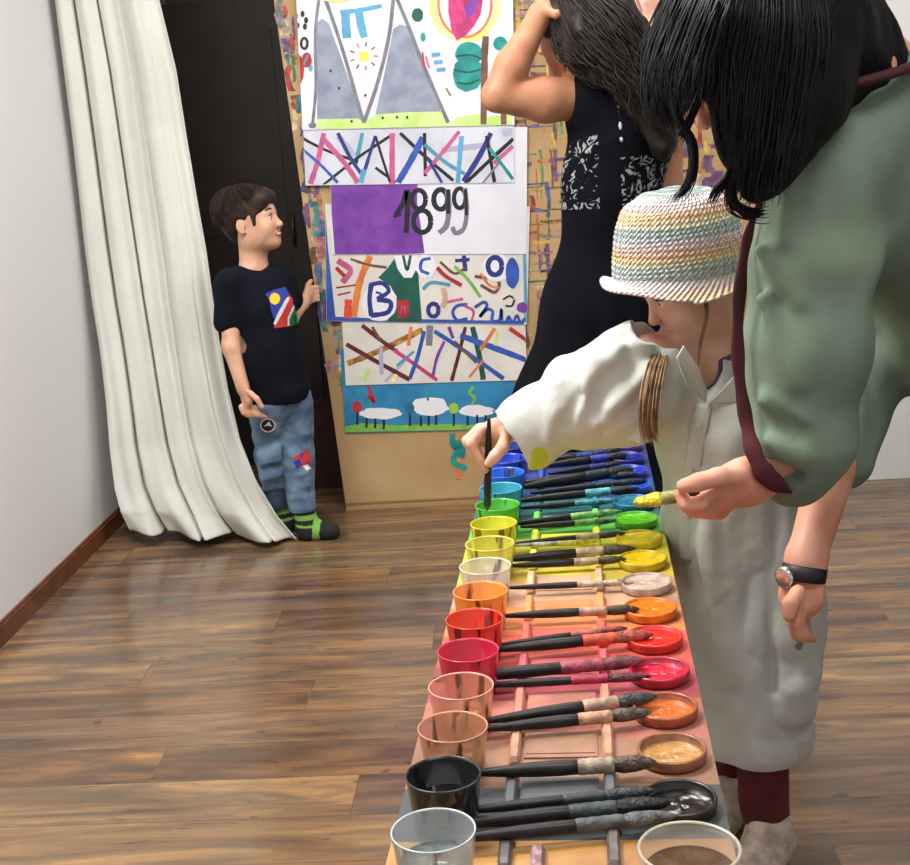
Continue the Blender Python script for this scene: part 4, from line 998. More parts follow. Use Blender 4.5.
# ================================================================== the girl in the crocheted hat
from mathutils.bvhtree import BVHTree
def girl():
    y = 2.15
    sk = skinmat('girl skin', (228, 184, 162)); lip = mat('girl lips', (212, 138, 128), rough=.4)
    L = np.array([.36, 2.14, 0])
    root = empty('person', 'girl in a striped crocheted hat and paint-stained white shirt reaching over the table', 'person', tuple(L))
    fr = V3((-.5, -.86, 0)); fr /= np.linalg.norm(fr)
    Rh = frame((-.88, -.30, -.42), (-.25, .0, 1)); H = .192; C = P(686, 283, y)
    Fd = Field((-.13, 1.92, -.01), (.56, 2.45, 1.2), .0036)
    g = head_sdf(Fd, C, Rh, H)
    nb = P(722, 366, y+.01); ch = P(732, 430, y); wa = P(738, 530, y+.02)
    Fd.cap(g(-.12, 0, -.25), nb, .040, .046, .03)
    Fd.chain([nb+V3((0, 0, -.03)), ch, wa, P(748, 600, y)], [.07, .09, .085, .09], .03, flat=.8, fd=fr)
    # right arm: shoulder, elbow, wrist over the green cup
    sh, el, wr = P(650, 364, 2.13), P(600, 402, 2.13), P(520, 425, 2.14)
    Fd.chain([nb+V3((0, 0, -.02)), sh, el, wr], [.05, .045, .032, .021], .02)
    pm = P(497, 433, 2.14); Fd.cap(wr, pm, .021, .026, .012, flat=.7, fd=(0, 1, .2)); Fd.cap(pm, P(484, 437, 2.15), .023, .018, .01, flat=.8, fd=(0, 1, 0))
    r = .0088
    fingers(Fd, [[P(482, 430, 2.118), P(471, 444, 2.112), P(479, 458, 2.115), P(485, 470, 2.118)],
                 [P(480, 428, 2.140), P(467, 441, 2.136), P(474, 456, 2.138), P(482, 468, 2.135)],
                 [P(479, 430, 2.158), P(469, 443, 2.158), P(477, 456, 2.160), P(487, 462, 2.155)],
                 [P(482, 434, 2.175), P(474, 446, 2.178), P(481, 455, 2.178), P(490, 458, 2.170)]], r, .005)
    fingers(Fd, [[P(507, 432, 2.115), P(503, 447, 2.098), P(495, 456, 2.094), P(489, 463, 2.098)]], .0098, .008)
    # left arm hangs inside its sleeve; legs
    s2, e2, w2 = P(770, 376, 2.16), P(786, 500, 2.12), P(792, 640, 2.08)
    Fd.chain([nb+V3((0, 0, -.02)), s2, e2, w2], [.05, .04, .03, .022], .02)
    Fd.cap(w2, w2+V3((0, -.005, -.05)), .02, .022, .01, flat=.6, fd=(1, 0, 0))
    fingers(Fd, [[w2+V3((0, -.02+.012*i, -.06)), w2+V3((-.003, -.02+.013*i, -.085)), w2+V3((-.012, -.018+.012*i, -.10))] for i in range(4)], .007)
    la = onz(768, 848, .035); lb = onz(735, 802, .035)
    h1, h2 = P(760, 640, 2.12), P(745, 640, 2.25)
    k1, k2 = V3((la[0]-.01, la[1]+.01, .34)), V3((lb[0], lb[1], .34))
    Fd.chain([h1, k1, V3((la[0], la[1], .06))], [.06, .04, .028], .02); Fd.chain([h2, k2, V3((lb[0], lb[1], .06))], [.06, .04, .028], .02)
    Fd.cap(V3((la[0], la[1], .045)), V3((la[0]-.045, la[1]-.085, .026)), .027, .02, .02); Fd.cap(V3((lb[0], lb[1], .045)), V3((lb[0]-.045, lb[1]-.085, .026)), .027, .02, .02)
    o = Fd.mesh('body', [sk, lip], root, matfn=lipfn(g, Rh, H)); o.location = -L
    e = bpy.data.objects.new('face', None); COL.objects.link(e); e.parent = root; e.location = -L; face_bits(g, Rh, H, e, brow=(150, 120, 90))
    # purple top under the shirt
    pt = mat('purple top', (92, 78, 132), rough=.9, var=.2)
    Fu = Field((.1, 1.95, .55), (.6, 2.4, 1.05), .005)
    Fu.chain([nb+V3((0, 0, -.02)), ch, wa], [.078, .104, .095], .03, flat=.8, fd=fr); Fu.ell(nb+V3((-.01, -.0, .06)), (.06, .06, .055), .006, op='sub')
    o = Fu.mesh('undershirt', [pt], root); o.location = -L; o['label'] = 'purple top showing at the open collar'
    # the big shirt
    wm = mat('white shirt cotton', (202, 205, 199), rough=.88, var=.05, vs=5, bump=.12, bs=260); N = NT(wm)
    tc = N.n('ShaderNodeTexCoord'); vo = N.n('ShaderNodeTexVoronoi'); vo.inputs['Scale'].default_value = 9; N.l(tc.outputs['Object'], vo.inputs['Vector'])
    base = N.b.inputs['Base Color'].links[0].from_socket
    sp = N.n('ShaderNodeTexNoise'); sp.inputs['Scale'].default_value = 55; N.l(tc.outputs['Object'], sp.inputs['Vector'])
    mk = N.ramp(N.math('ADD', vo.outputs['Distance'], N.math('MULTIPLY', sp.outputs['Fac'], .12)), [(.125, (255, 255, 255)), (.14, (0, 0, 0))], 'LINEAR')
    sc_ = N.ramp(N.math('FRACT', N.math('MULTIPLY', vo.outputs['Color'], 3.7)), [(0, (70, 74, 72)), (.5, (120, 124, 118)), (.8, (96, 84, 130))], 'CONSTANT')
    N.l(N.mix(N.math('MULTIPLY', mk.outputs[0], .7), base, sc_.outputs[0]), N.b.inputs['Base Color'])
    Fs = Field((-.1, 1.84, .1), (.62, 2.46, 1.03), .0036)
    Fs.cap(P(642, 356, 2.14), nb+V3((0, 0, -.03)), .055, .06, .03); Fs.cap(s2+V3((0, 0, -.01)), nb+V3((0, 0, -.02)), .055, .06, .03)
    Fs.chain([nb+V3((0, 0, -.05)), P(729, 430, y), P(741, 520, y+.01), P(750, 620, y-.01), P(756, 722, y-.025)], [.095, .118, .125, .12, .108], .05, flat=.9, fd=fr)
    Fs.cap(P(770, 560, 2.08), P(772, 715, 2.10), .05, .055, .03)
    # sleeve: wide, drooping, with a turned cuff
    Fs.chain([sh, P(620, 392, 2.12), P(580, 404, 2.12), P(548, 420, 2.125)], [.072, .084, .066, .054], .03)
    Fs.chain([P(646, 388, 2.12), P(600, 396, 2.12)], [.078, .066], .03)
    Fs.cap(P(552, 416, 2.125), P(528, 430, 2.125), .060, .062, .005)
    Fs.cap(P(547, 440, 2.11), P(541, 454, 2.11), .034, .022, .012)
    # folds on the sleeve and across the chest
    for a, b_, r_, dy in (((652, 335), (600, 372), .020, -.055), ((632, 332), (566, 385), .018, -.03), ((655, 376), (606, 408), .020, -.078), ((600, 362), (576, 412), .016, -.07), ((560, 388), (548, 440), .010, -.05), ((640, 385), (600, 420), .015, -.075), ((620, 350), (590, 400), .011, -.075), ((668, 400), (640, 440), .012, -.07)):
        Fs.cap(P(*a, 2.12+dy), P(*b_, 2.12+dy), r_, r_*.8, .016)
    for a, b_, r_, dy in (((640, 352), (606, 388), .014, -.095), ((612, 375), (580, 432), .014, -.09), ((578, 396), (562, 436), .012, -.075), ((650, 392), (612, 430), .012, -.1)):
        Fs.cap(P(*a, 2.12+dy), P(*b_, 2.12+dy), r_, r_, .02, 'sub')
    # left sleeve down the side
    Fs.chain([s2, P(786, 480, 2.12), P(792, 600, 2.08), P(792, 690, 2.06)], [.056, .055, .05, .045], .02)
    Fs.cap(P(791, 684, 2.05), P(790, 706, 2.05), .044, .041, .004)
    for x0, x1, r_ in ((760, 776, .012), (745, 752, .012), (728, 735, .01), (705, 722, .011), (785, 790, .01)):
        Fs.cap(P(x0, 480, y-.115), P(x1, 700, y-.085), r_, r_*1.2, .02)
    Fs.cap(P(768, 500, y-.14), P(774, 690, y-.125), .006, .008, .012, 'sub')
    # open neck
    Fs.ell(nb+V3((-.0, -.01, .055)), (.058, .058, .06), .006, op='sub')
    Fs.cap(nb+fr*.09+V3((0, 0, .01)), P(706, 402, y-.10), .034, .004, .006, 'sub')
    no = g(.46, 0, -.13); Fs.cap(no, no+V3((-.0, -.14, .02)), .026, .034, .006, 'sub'); mo = g(.36, 0, -.30); Fs.cap(mo, mo+V3((-.0, -.12, .03)), .025, .036, .006, 'sub')
    Fs.ell(g(.22, 0, -.36), np.array((.30, .28, .24))*H, .006, Rh, 'sub'); Fs.cap(g(.22, .0, -.35), g(.30, .12, -.66), .055, .04, .008, 'sub')
    def fold(P_):
        d = .008*vnoise(P_, (13, 13, 6), 3)+.0045*(1-2*np.abs(vnoise(P_, (22, 22, 13), 8)))+.0012*vnoise(P_, 60, 4)
        return d
    Fs.warp(fold)
    # hollow the hem and the cuff
    Fs.ell(P(757, 786, y-.02), (.19, .19, .085), .006, op='sub')
    Fs.ell(P(486, 457, 2.125), (.074, .09, .074), .003, op='sub'); Fs.cap(P(500, 448, 2.12), P(528, 431, 2.125), .052, .046, .003, 'sub')
    pap = mat('lime stain', (186, 200, 70), rough=.7); pur_ = mat('violet stain', (120, 104, 160), rough=.85)
    s1 = P(538, 460, 2.085); s3 = P(677, 452, 2.03)
    def mf(Q):
        a = np.linalg.norm((Q-s1)*np.array([1.5, .5, .8]), axis=1)+.006*vnoise(Q, 60, 1); b_ = np.linalg.norm((Q-s3)*np.array([2.2, .4, .8]), axis=1)+.012*vnoise(Q, 50, 2)
        return np.where(a < .022, 1, np.where(b_ < .022, 2, 0))
    shirt = Fs.mesh('painting_shirt', [wm, pap, pur_], root, matfn=mf); shirt.location = -L
    me = shirt.data; bvh = BVHTree.FromPolygons([v.co for v in me.vertices], [tuple(p.vertices) for p in me.polygons])
    def on(px, py, lift=.002):
        l, n_, i_, ds = bvh.ray_cast(mathutils.Vector(CAM), mathutils.Vector(ray(px, py)))
        return np.array(P(px, py, 2.02)) if l is None else np.array(l+n_*lift)
    # placket, collar flaps, buttons
    line = [(704, 404), (699, 430), (694, 462), (690, 500), (688, 540), (688, 560)]
    q = MB(); pts = spline([on(a, b_, .001) for a, b_ in line], 5); q.tube(pts, .015, wm, n=10, flat=.25, fd=tuple(fr)); o = q.build('placket', root); o.location = -L
    bt = mat('pearl button', (205, 205, 198), rough=.3)
    for a, b_ in ((701, 425), (693, 470), (690, 515)):
        c = on(a, b_, .006); q = MB(); q.tube([c-fr*.001, c+fr*.002], .0055, bt, n=12); o = q.build('button', root); o.location = -L
    for pp_ in ([(684, 345), (676, 358), (686, 385), (706, 404), (708, 392), (699, 368)], [(748, 372), (756, 392), (740, 402), (708, 405), (716, 396), (738, 372)]):
        q = MB(); T0 = [np.array(P(a, b_, 2.035 if a < 700 else 2.05)) for a, b_ in pp_]; n = len(T0)
        T1 = [t+V3((0, .005, 0)) for t in T0]
        q.add(T0+T1, [tuple(range(n)), tuple(range(2*n-1, n-1, -1))]+[(i, n+i, n+(i+1) % n, (i+1) % n) for i in range(n)], wm, False)
        o = q.build('collar', root); o.location = -L; bv = o.modifiers.new('soft', 'BEVEL'); bv.width = .002; bv.segments = 2
    # trousers and fuzzy socks
    tr = mat('maroon leggings', (92, 26, 30), rough=.9, var=.2, vs=20)
    for l_, hh, kk in ((la, h1, k1), (lb, h2, k2)):
        Ft = Field((l_[0]-.13, l_[1]-.16, .04), (l_[0]+.13, l_[1]+.16, .62), .005)
        Ft.chain([hh, kk, V3((l_[0]-.004, l_[1]+.004, .09))], [.068, .047, .043], .02); Ft.ell(V3((l_[0], l_[1], .045)), (.1, .1, .045), .004, op='sub')
        Ft.warp(lambda Q: .003*vnoise(Q, (20, 20, 30), 2)); o = Ft.mesh('leggings', [tr], root); o.location = -L
        so = mat('fuzzy beige sock', (214, 196, 182), rough=1, var=.22, vs=30, bump=1, bs=180)
        Ft = Field((l_[0]-.13, l_[1]-.17, -.01), (l_[0]+.09, l_[1]+.09, .15), .0035)
        Ft.chain([V3((l_[0], l_[1], .09)), V3((l_[0], l_[1]-.002, .045)), V3((l_[0]-.045, l_[1]-.085, .036))], [.038, .042, .032], .02)
        for i in range(4): Ft.cap(V3((l_[0]-.02, l_[1]-.03, .05+.013*i)), V3((l_[0]+.02, l_[1]-.02, .05+.013*i)), .02, .02, .01)
        Ft.warp(lambda Q: .0016*vnoise(Q, 70, 2)+.002*vnoise(Q, (30, 30, 60), 1))
        Z = Ft.ax[2][None, None, :]; Ft.d = np.maximum(Ft.d, -(Z-.003)+Ft.d*0); o = Ft.mesh('sock', [so], root); o.location = -L
    # hair: a long light brown lock and a thin strand
    hm = mat('light brown hair', (168, 136, 98), rough=.45, c2=(120, 92, 64), vs=60)
    yy = 2.035
    G = [[P(x0, 350, yy+.05), P(x1, 368, yy+.0), P(x2, 397, yy-.03), P(x3, 425, yy-.035), P(x4, 441, yy-.03)] for x0, x1, x2, x3, x4 in ((658, 649, 643, 643, 650), (661, 653, 647, 646, 652), (665, 658, 652, 650, 654), (668, 662, 656, 654, 655))]
    o = strands('hair', G, 260, hm, root, r=.0015, spread=.0035, seed=2); o.location = -L
    G = [[g(.06, .33, .05), g(.08, .35, -.2), P(699, 345, 2.06), P(697, 372, 2.04)], [g(.03, .33, .05), g(.05, .35, -.2), P(702, 345, 2.06), P(699, 372, 2.04)]]
    o = strands('hair_strand', G, 26, hm, root, r=.0011, spread=.001, seed=3); o.location = -L
    Fh = Field((.12, 1.98, .85), (.45, 2.35, 1.18), .005)
    for c, r_ in (((-.10, 0, .16), (.43, .345, .37)), ((-.34, 0, -.12), (.16, .25, .25))): Fh.ell(g(*c), np.array(r_)*H, .02, Rh)
    Fh.ell(g(.43, 0, -.14), np.array((.34, .5, .36))*H, .01, Rh, 'sub'); Fh.ell(g(.06, 0, -.40), np.array((.36, .6, .42))*H, .01, Rh, 'sub')
    o = Fh.mesh('scalp_hair', [hm], root); o.location = -L
    # hat
    hat = mat('striped crochet yarn', (240, 232, 214), rough=.95); N = NT(hat); tc = N.n('ShaderNodeTexCoord'); sx = N.n('ShaderNodeSeparateXYZ'); N.l(tc.outputs['Object'], sx.inputs[0])
    at_ = N.math('ARCTAN2', sx.outputs[1], sx.outputs[0])
    stc = (244, 236, 210), (236, 196, 150), (236, 196, 190), (240, 232, 226), (196, 204, 208), (168, 192, 186), (188, 208, 196), (240, 214, 150), (238, 190, 140), (234, 188, 178), (236, 220, 222), (176, 196, 196), (160, 186, 180), (226, 224, 188), (244, 208, 144), (240, 192, 150), (238, 206, 204), (236, 224, 226), (174, 196, 190), (206, 222, 204), (240, 232, 220), (242, 234, 216)
    n = len(stc); stc = tuple(tuple(int(v+(255-v)*.28) for v in c) for c in stc); rp = N.ramp(N.math('DIVIDE', N.math('ADD', sx.outputs[2], .02), .2), [(i/n, c) for i, c in enumerate(stc)], 'CONSTANT')
    N.l(rp.outputs[0], N.b.inputs['Base Color'])
    ws = N.math('SINE', N.math('MULTIPLY', at_, 74.0)); wz = N.math('SINE', N.math('ADD', N.math('MULTIPLY', sx.outputs[2], 2*PI/.0086), N.math('MULTIPLY', at_, 1.0)))
    bp = N.n('ShaderNodeBump'); bp.inputs['Strength'].default_value = 1; bp.inputs['Distance'].default_value = .0035; N.l(N.math('MULTIPLY', ws, wz), bp.inputs['Height']); N.l(bp.outputs[0], N.b.inputs['Normal'])
    c0 = P(681, 281, y+.01); q = MB(); n = 160
    outer = [(.004, .172), (.03, .1705), (.055, .164), (.075, .152), (.089, .135), (.097, .115), (.102, .092), (.106, .066), (.109, .04), (.110, .022)]
    oz = []
    for i in range(len(outer)-1):
        (r0, z0), (r1, z1) = outer[i], outer[i+1]; m_ = max(2, int(math.hypot(r1-r0, z1-z0)/.0022))
        oz += [(r0+(r1-r0)*k/m_, z0+(z1-z0)*k/m_) for k in range(m_)]
    br_ = [(.110, .022), (.116, .010), (.124, .001), (.130, -.004), (.133, -.004), (.132, -.008), (.124, -.006), (.112, .0), (.104, .012), (.101, .03), (.098, .08), (.08, .13), (.03, .16), (.002, .163)]
    prof = oz+br_; arc = 0; vs = []; fs = []
    for j, (r_, z_) in enumerate(prof):
        if j: arc += math.hypot(prof[j][0]-prof[j-1][0], prof[j][1]-prof[j-1][1])
        for i in range(n):
            a = 2*PI*i/n
            bmp = .0022*abs(math.sin(PI*arc/.0094+a*.5)) if j < len(oz) else 0
            bmp += .0008*math.sin(40*a+2*PI*arc/.0094)*(j < len(oz))
            rr = r_+bmp; z2 = z_*.89+.0015*math.sin(3*a+j*.3)
            if r_ > .111: w = (r_-.111)/.022; z2 += w*(.020*max(0, -math.cos(a))**3)-w*.006*(math.cos(a) > 0)+w*.004*math.sin(5*a); rr += w*.003*math.sin(4*a)
            vs.append((rr*math.cos(a), rr*.94*math.sin(a), z2))
    k = len(prof)
    for j in range(k-1):
        for i in range(n): fs.append((j*n+i, j*n+(i+1) % n, (j+1)*n+(i+1) % n, (j+1)*n+i))
    fs = [f_[::-1] for f_ in fs]; fs.append(tuple(range(n)))
    q.add(vs, fs, hat, True); o = q.build('crocheted_hat', root); o.location = c0-L; o.rotation_euler = (.05, -.055, 0)
    # the brush she dips into the green cup
    BH = brush(P(489, 418, 2.105), P(487, 511, 2.14), .0062, (26, 30, 28), (24, 60, 34), 'dark paint brush held upright by the girl, dipped into the green cup', grp=None, hl=.62)
    # yellow brush in the other person's hand
girl()
# ================================================================== the woman in the black dress by the wall
def woman():
    y = 3.35
    sk = skinmat('woman skin', (190, 138, 106))
    L = np.array(list(P(600, 300, y)[:2])+[0.])
    root = empty('person', 'dark-haired woman in a long black dress, seen from behind, one hand on her head', 'person', tuple(L))
    bk = V3((-.42, .9, 0)); bk /= np.linalg.norm(bk)                      # the way she faces
    sd = V3((.9, .42, 0)); sd /= np.linalg.norm(sd)                       # towards her right side in the picture
    Rh = frame((-.86, .48, -.22)); H = .232; C = P(572, 26, y)
    Fd = Field((-.2, 2.9, 0), (.75, 3.8, 1.78), .0055)
    g = head_sdf(Fd, C, Rh, H)
    nb = P(607, 84, y); ub = P(622, 130, y); wa = P(608, 235, y); hp = P(602, 305, y)
    Fd.cap(g(-.12, 0, -.22), nb, .055, .06, .04)
    s1, s2 = P(588, 98, y-.02), P(668, 104, y+.08)
    Fd.cap(s1, s2, .055, .05, .05); Fd.chain([ub, wa, hp], [.115, .10, .13], .05, flat=.75, fd=bk)
    # raised arm, hand resting on the hair
    e1, w1 = P(497, 96, y-.10), P(541, 14, y-.06)
    Fd.chain([s1, P(545, 100, y-.07), e1], [.052, .054, .038], .015); Fd.chain([e1, P(512, 66, y-.09), w1], [.038, .042, .027], .012)
    hd = P(556, 0, y-.05); Fd.cap(w1, hd, .027, .034, .02, flat=.6, fd=(0, 1, .3))
    fingers(Fd, [[hd+V3((.0+.004*i, 0, .022-.016*i)), hd+V3((.035, .0, .022-.017*i)), hd+V3((.062, .008, .014-.017*i)), hd+V3((.08, .02, .006-.017*i))] for i in range(4)], .0098)
    fingers(Fd, [[P(545, 10, y-.08), P(556, 15, y-.09), P(566, 10, y-.09)]], .011)
    # other arm at her side
    e2, w2 = P(664, 185, y+.06), P(650, 262, y-.02)
    Fd.chain([s2, e2, w2], [.052, .042, .028], .03); Fd.chain([w2, P(644, 285, y-.05)], [.028, .03], .01)
    fingers(Fd, [[P(646, 285, y-.07+.02*i), P(643, 300, y-.07+.02*i), P(641, 312, y-.06+.02*i)] for i in range(4)], .009)
    b0 = np.array([hp[0], hp[1], 0])
    for s_ in (-1, 1):
        a0 = b0+sd*.09*s_; Fd.chain([hp+sd*.07*s_, a0+V3((0, 0, .48)), a0+V3((0, 0, .08))], [.085, .058, .04], .03)
        Fd.cap(a0+V3((0, 0, .045)), a0+bk*.14+V3((0, 0, .03)), .036, .026, .03)
    o = Fd.mesh('body', [sk], root); o.location = -L
    e = bpy.data.objects.new('face', None); COL.objects.link(e); e.parent = root; e.location = -L; face_bits(g, Rh, H, e)
    # dress
    dm = mat('black dress', (13, 14, 20), rough=.95, c2=(16, 18, 26), vs=10, spec=.12); N = NT(dm)
    Fs = Field((-.35, 2.9, .03), (.95, 3.85, 1.5), .006)
    Fs.cap(s1+V3((.012, 0, 0)), s2, .066, .058, .04); Fs.cap(P(600, 100, y-.02), P(586, 101, y-.045), .074, .070, .02); Fs.ell(P(556, 101, y-.06), (.045, .11, .11), .006, op='sub')
    Fs.cap(nb+V3((0, 0, -.05)), ub, .07, .135, .04, flat=.8, fd=bk)
    Fs.chain([ub, P(612, 190, y), wa, hp], [.132, .122, .108, .145], .05, flat=.8, fd=bk)
    Fs.chain([hp, P(590, 420, y), b0+V3((-.02, 0, .1))], [.145, .2, .27], .06, flat=.85, fd=bk)
    def pleat(Q):
        a = np.arctan2(Q[:, 1]-hp[1], Q[:, 0]-hp[0]); z = np.clip((.95-Q[:, 2])/.9, 0, 1)
        return .022*z*np.sin(a*11+2*Q[:, 2])+.005*vnoise(Q, (12, 12, 6), 4)
    Fs.warp(pleat, .05)
    Fs.ell(nb+V3((0, .0, .05)), (.08, .08, .07), .01, op='sub')
    # lace panels on the back: white pattern worked into the cloth
    base = N.b.inputs['Base Color'].links[0].from_socket; tc = N.n('ShaderNodeTexCoord')
    vo = N.n('ShaderNodeTexVoronoi', feature='DISTANCE_TO_EDGE'); vo.inputs['Scale'].default_value = 24
    nzq = N.n('ShaderNodeTexNoise'); nzq.inputs['Scale'].default_value = 16; nzq.inputs['Detail'].default_value = 3; N.l(tc.outputs['Object'], nzq.inputs['Vector'])
    wv = N.n('ShaderNodeVectorMath', operation='ADD'); N.l(tc.outputs['Object'], wv.inputs[0]); sc_ = N.n('ShaderNodeVectorMath', operation='SCALE'); sc_.inputs['Scale'].default_value = .16; N.l(nzq.outputs['Color'], sc_.inputs[0]); N.l(sc_.outputs[0], wv.inputs[1]); N.l(wv.outputs[0], vo.inputs['Vector'])
    lace = N.ramp(vo.outputs['Distance'], [(.0, (0, 0, 0)), (.10, (0, 0, 0)), (.13, (255, 255, 255)), (.24, (255, 255, 255)), (.27, (0, 0, 0))])
    n3 = N.n('ShaderNodeTexNoise'); n3.inputs['Scale'].default_value = 34; N.l(tc.outputs['Object'], n3.inputs['Vector']); brk = N.ramp(n3.outputs['Fac'], [(.46, (0, 0, 0)), (.52, (255, 255, 255))])
    lm = N.b; lacemat = dm.copy(); lacemat.name = 'black dress lace panel'
    N2 = NT(lacemat)
    # rebuild links inside the copy by name
    nodes = {n_.name: n_ for n_ in N2.t.nodes}
    pat = N2.math('MULTIPLY', nodes[lace.name].outputs[0], nodes[brk.name].outputs[0])
    rb = [n_ for n_ in N2.t.nodes if n_.bl_idname == 'ShaderNodeValToRGB'][0]
    N2.l(N2.mix(N2.math('MULTIPLY', pat, .8), rb.outputs[0], (176, 178, 182)), N2.b.inputs['Base Color'])
    def px(Q):
        d = Q-CAM; z = d @ FW; u = d @ RT/z*F; v = -(d @ UP)/z*F
        return 455+u*math.cos(_r)+v*math.sin(_r), 432.5-u*math.sin(_r)+v*math.cos(_r)
    zt, zb = P(600, 140, y)[2], P(600, 206, y)[2]; xm = P(607, 170, y)[0]
    def mf(Q):
        z = Q[:, 2]; rel = Q[:, 0]-xm
        top = zt+np.where(rel > 0, -.045+.0*rel, .02*np.cos(rel*20))
        return ((z < top) & (z > zb) & (np.abs(rel) > .026) & (Q[:, 1] < y+.05)).astype(np.int32)
    o = Fs.mesh('dress', [dm, lacemat], root, matfn=mf); o.location = -L
    bvh = BVHTree.FromPolygons([v.co for v in o.data.vertices], [tuple(p.vertices) for p in o.data.polygons])
    wh = mat('white thread', (200, 200, 205), rough=.8)
    for a, b_ in (((607, 77), (611, 84)), ((614, 91), (619, 108)), ((620, 122), (621, 130)), ((621, 137), (622, 142))):
        q = MB(); pp = []
        for k in range(5):
            t = k/4; l, n_, i_, ds = bvh.ray_cast(mathutils.Vector(CAM), mathutils.Vector(ray(a[0]*(1-t)+b_[0]*t, a[1]*(1-t)+b_[1]*t)))
            if l is not None: pp.append(l+n_*.002)
        if len(pp) > 2: q.tube(pp, [.002, .004, .0045, .004, .002][:len(pp)], wh, n=6); r_ = q.build('stitch', root); r_.location = -L
    # long wavy hair
    hm = mat('black wavy hair', (24, 18, 16), rough=.55, c2=(44, 33, 28), vs=26, spec=.3)
    Fh = Field((-.05, 2.95, 1.0), (.65, 3.75, 1.8), .006)
    Fh.ell(g(-.10, 0, .16), np.array((.46, .40, .42))*H, .02, Rh); Fh.ell(g(.42, 0, -.16), np.array((.30, .5, .33))*H, .01, Rh, 'sub')
    Fh.chain([g(-.28, 0, -.02), P(616, 46, y-.05), P(644, 92, y-.10), P(662, 140, y-.12)], [.10, .085, .065, .04], .03)
    Fh.chain([P(590, 40, y-.08), P(600, 68, y-.09)], [.075, .05], .03)
    Fh.warp(lambda Q: .010*vnoise(Q, (26, 26, 12), 5)+.006*vnoise(Q, 45, 1))
    o = Fh.mesh('hair', [hm], root); o.location = -L
    G = []
    for i, (a, b_, c, d, e_) in enumerate([((552, 20), (555, 40), (562, 55), (572, 64), (584, 70)), ((560, 5), (572, 40), (588, 60), (604, 74), (624, 86)), ((566, -5), (590, 32), (612, 60), (630, 88), (646, 122)), ((575, -12), (606, 22), (628, 58), (644, 98), (655, 138)), ((590, -14), (622, 15), (642, 52), (658, 95), (668, 145)), ((600, -12), (632, 18), (652, 60), (668, 100), (676, 128))]):
        dy = [-.07, -.12, -.15, -.16, -.13, -.06][i]
        G.append([P(*a, y+dy*.6), P(*b_, y+dy), P(*c, y+dy-.015), P(*d, y+dy-.02), P(*e_, y+dy-.02)])
    o = strands('hair_strands', G, 900, hm, root, r=.0022, spread=.010, seed=9, wav=.012, wl=.085, k=26); o.location = -L
woman()
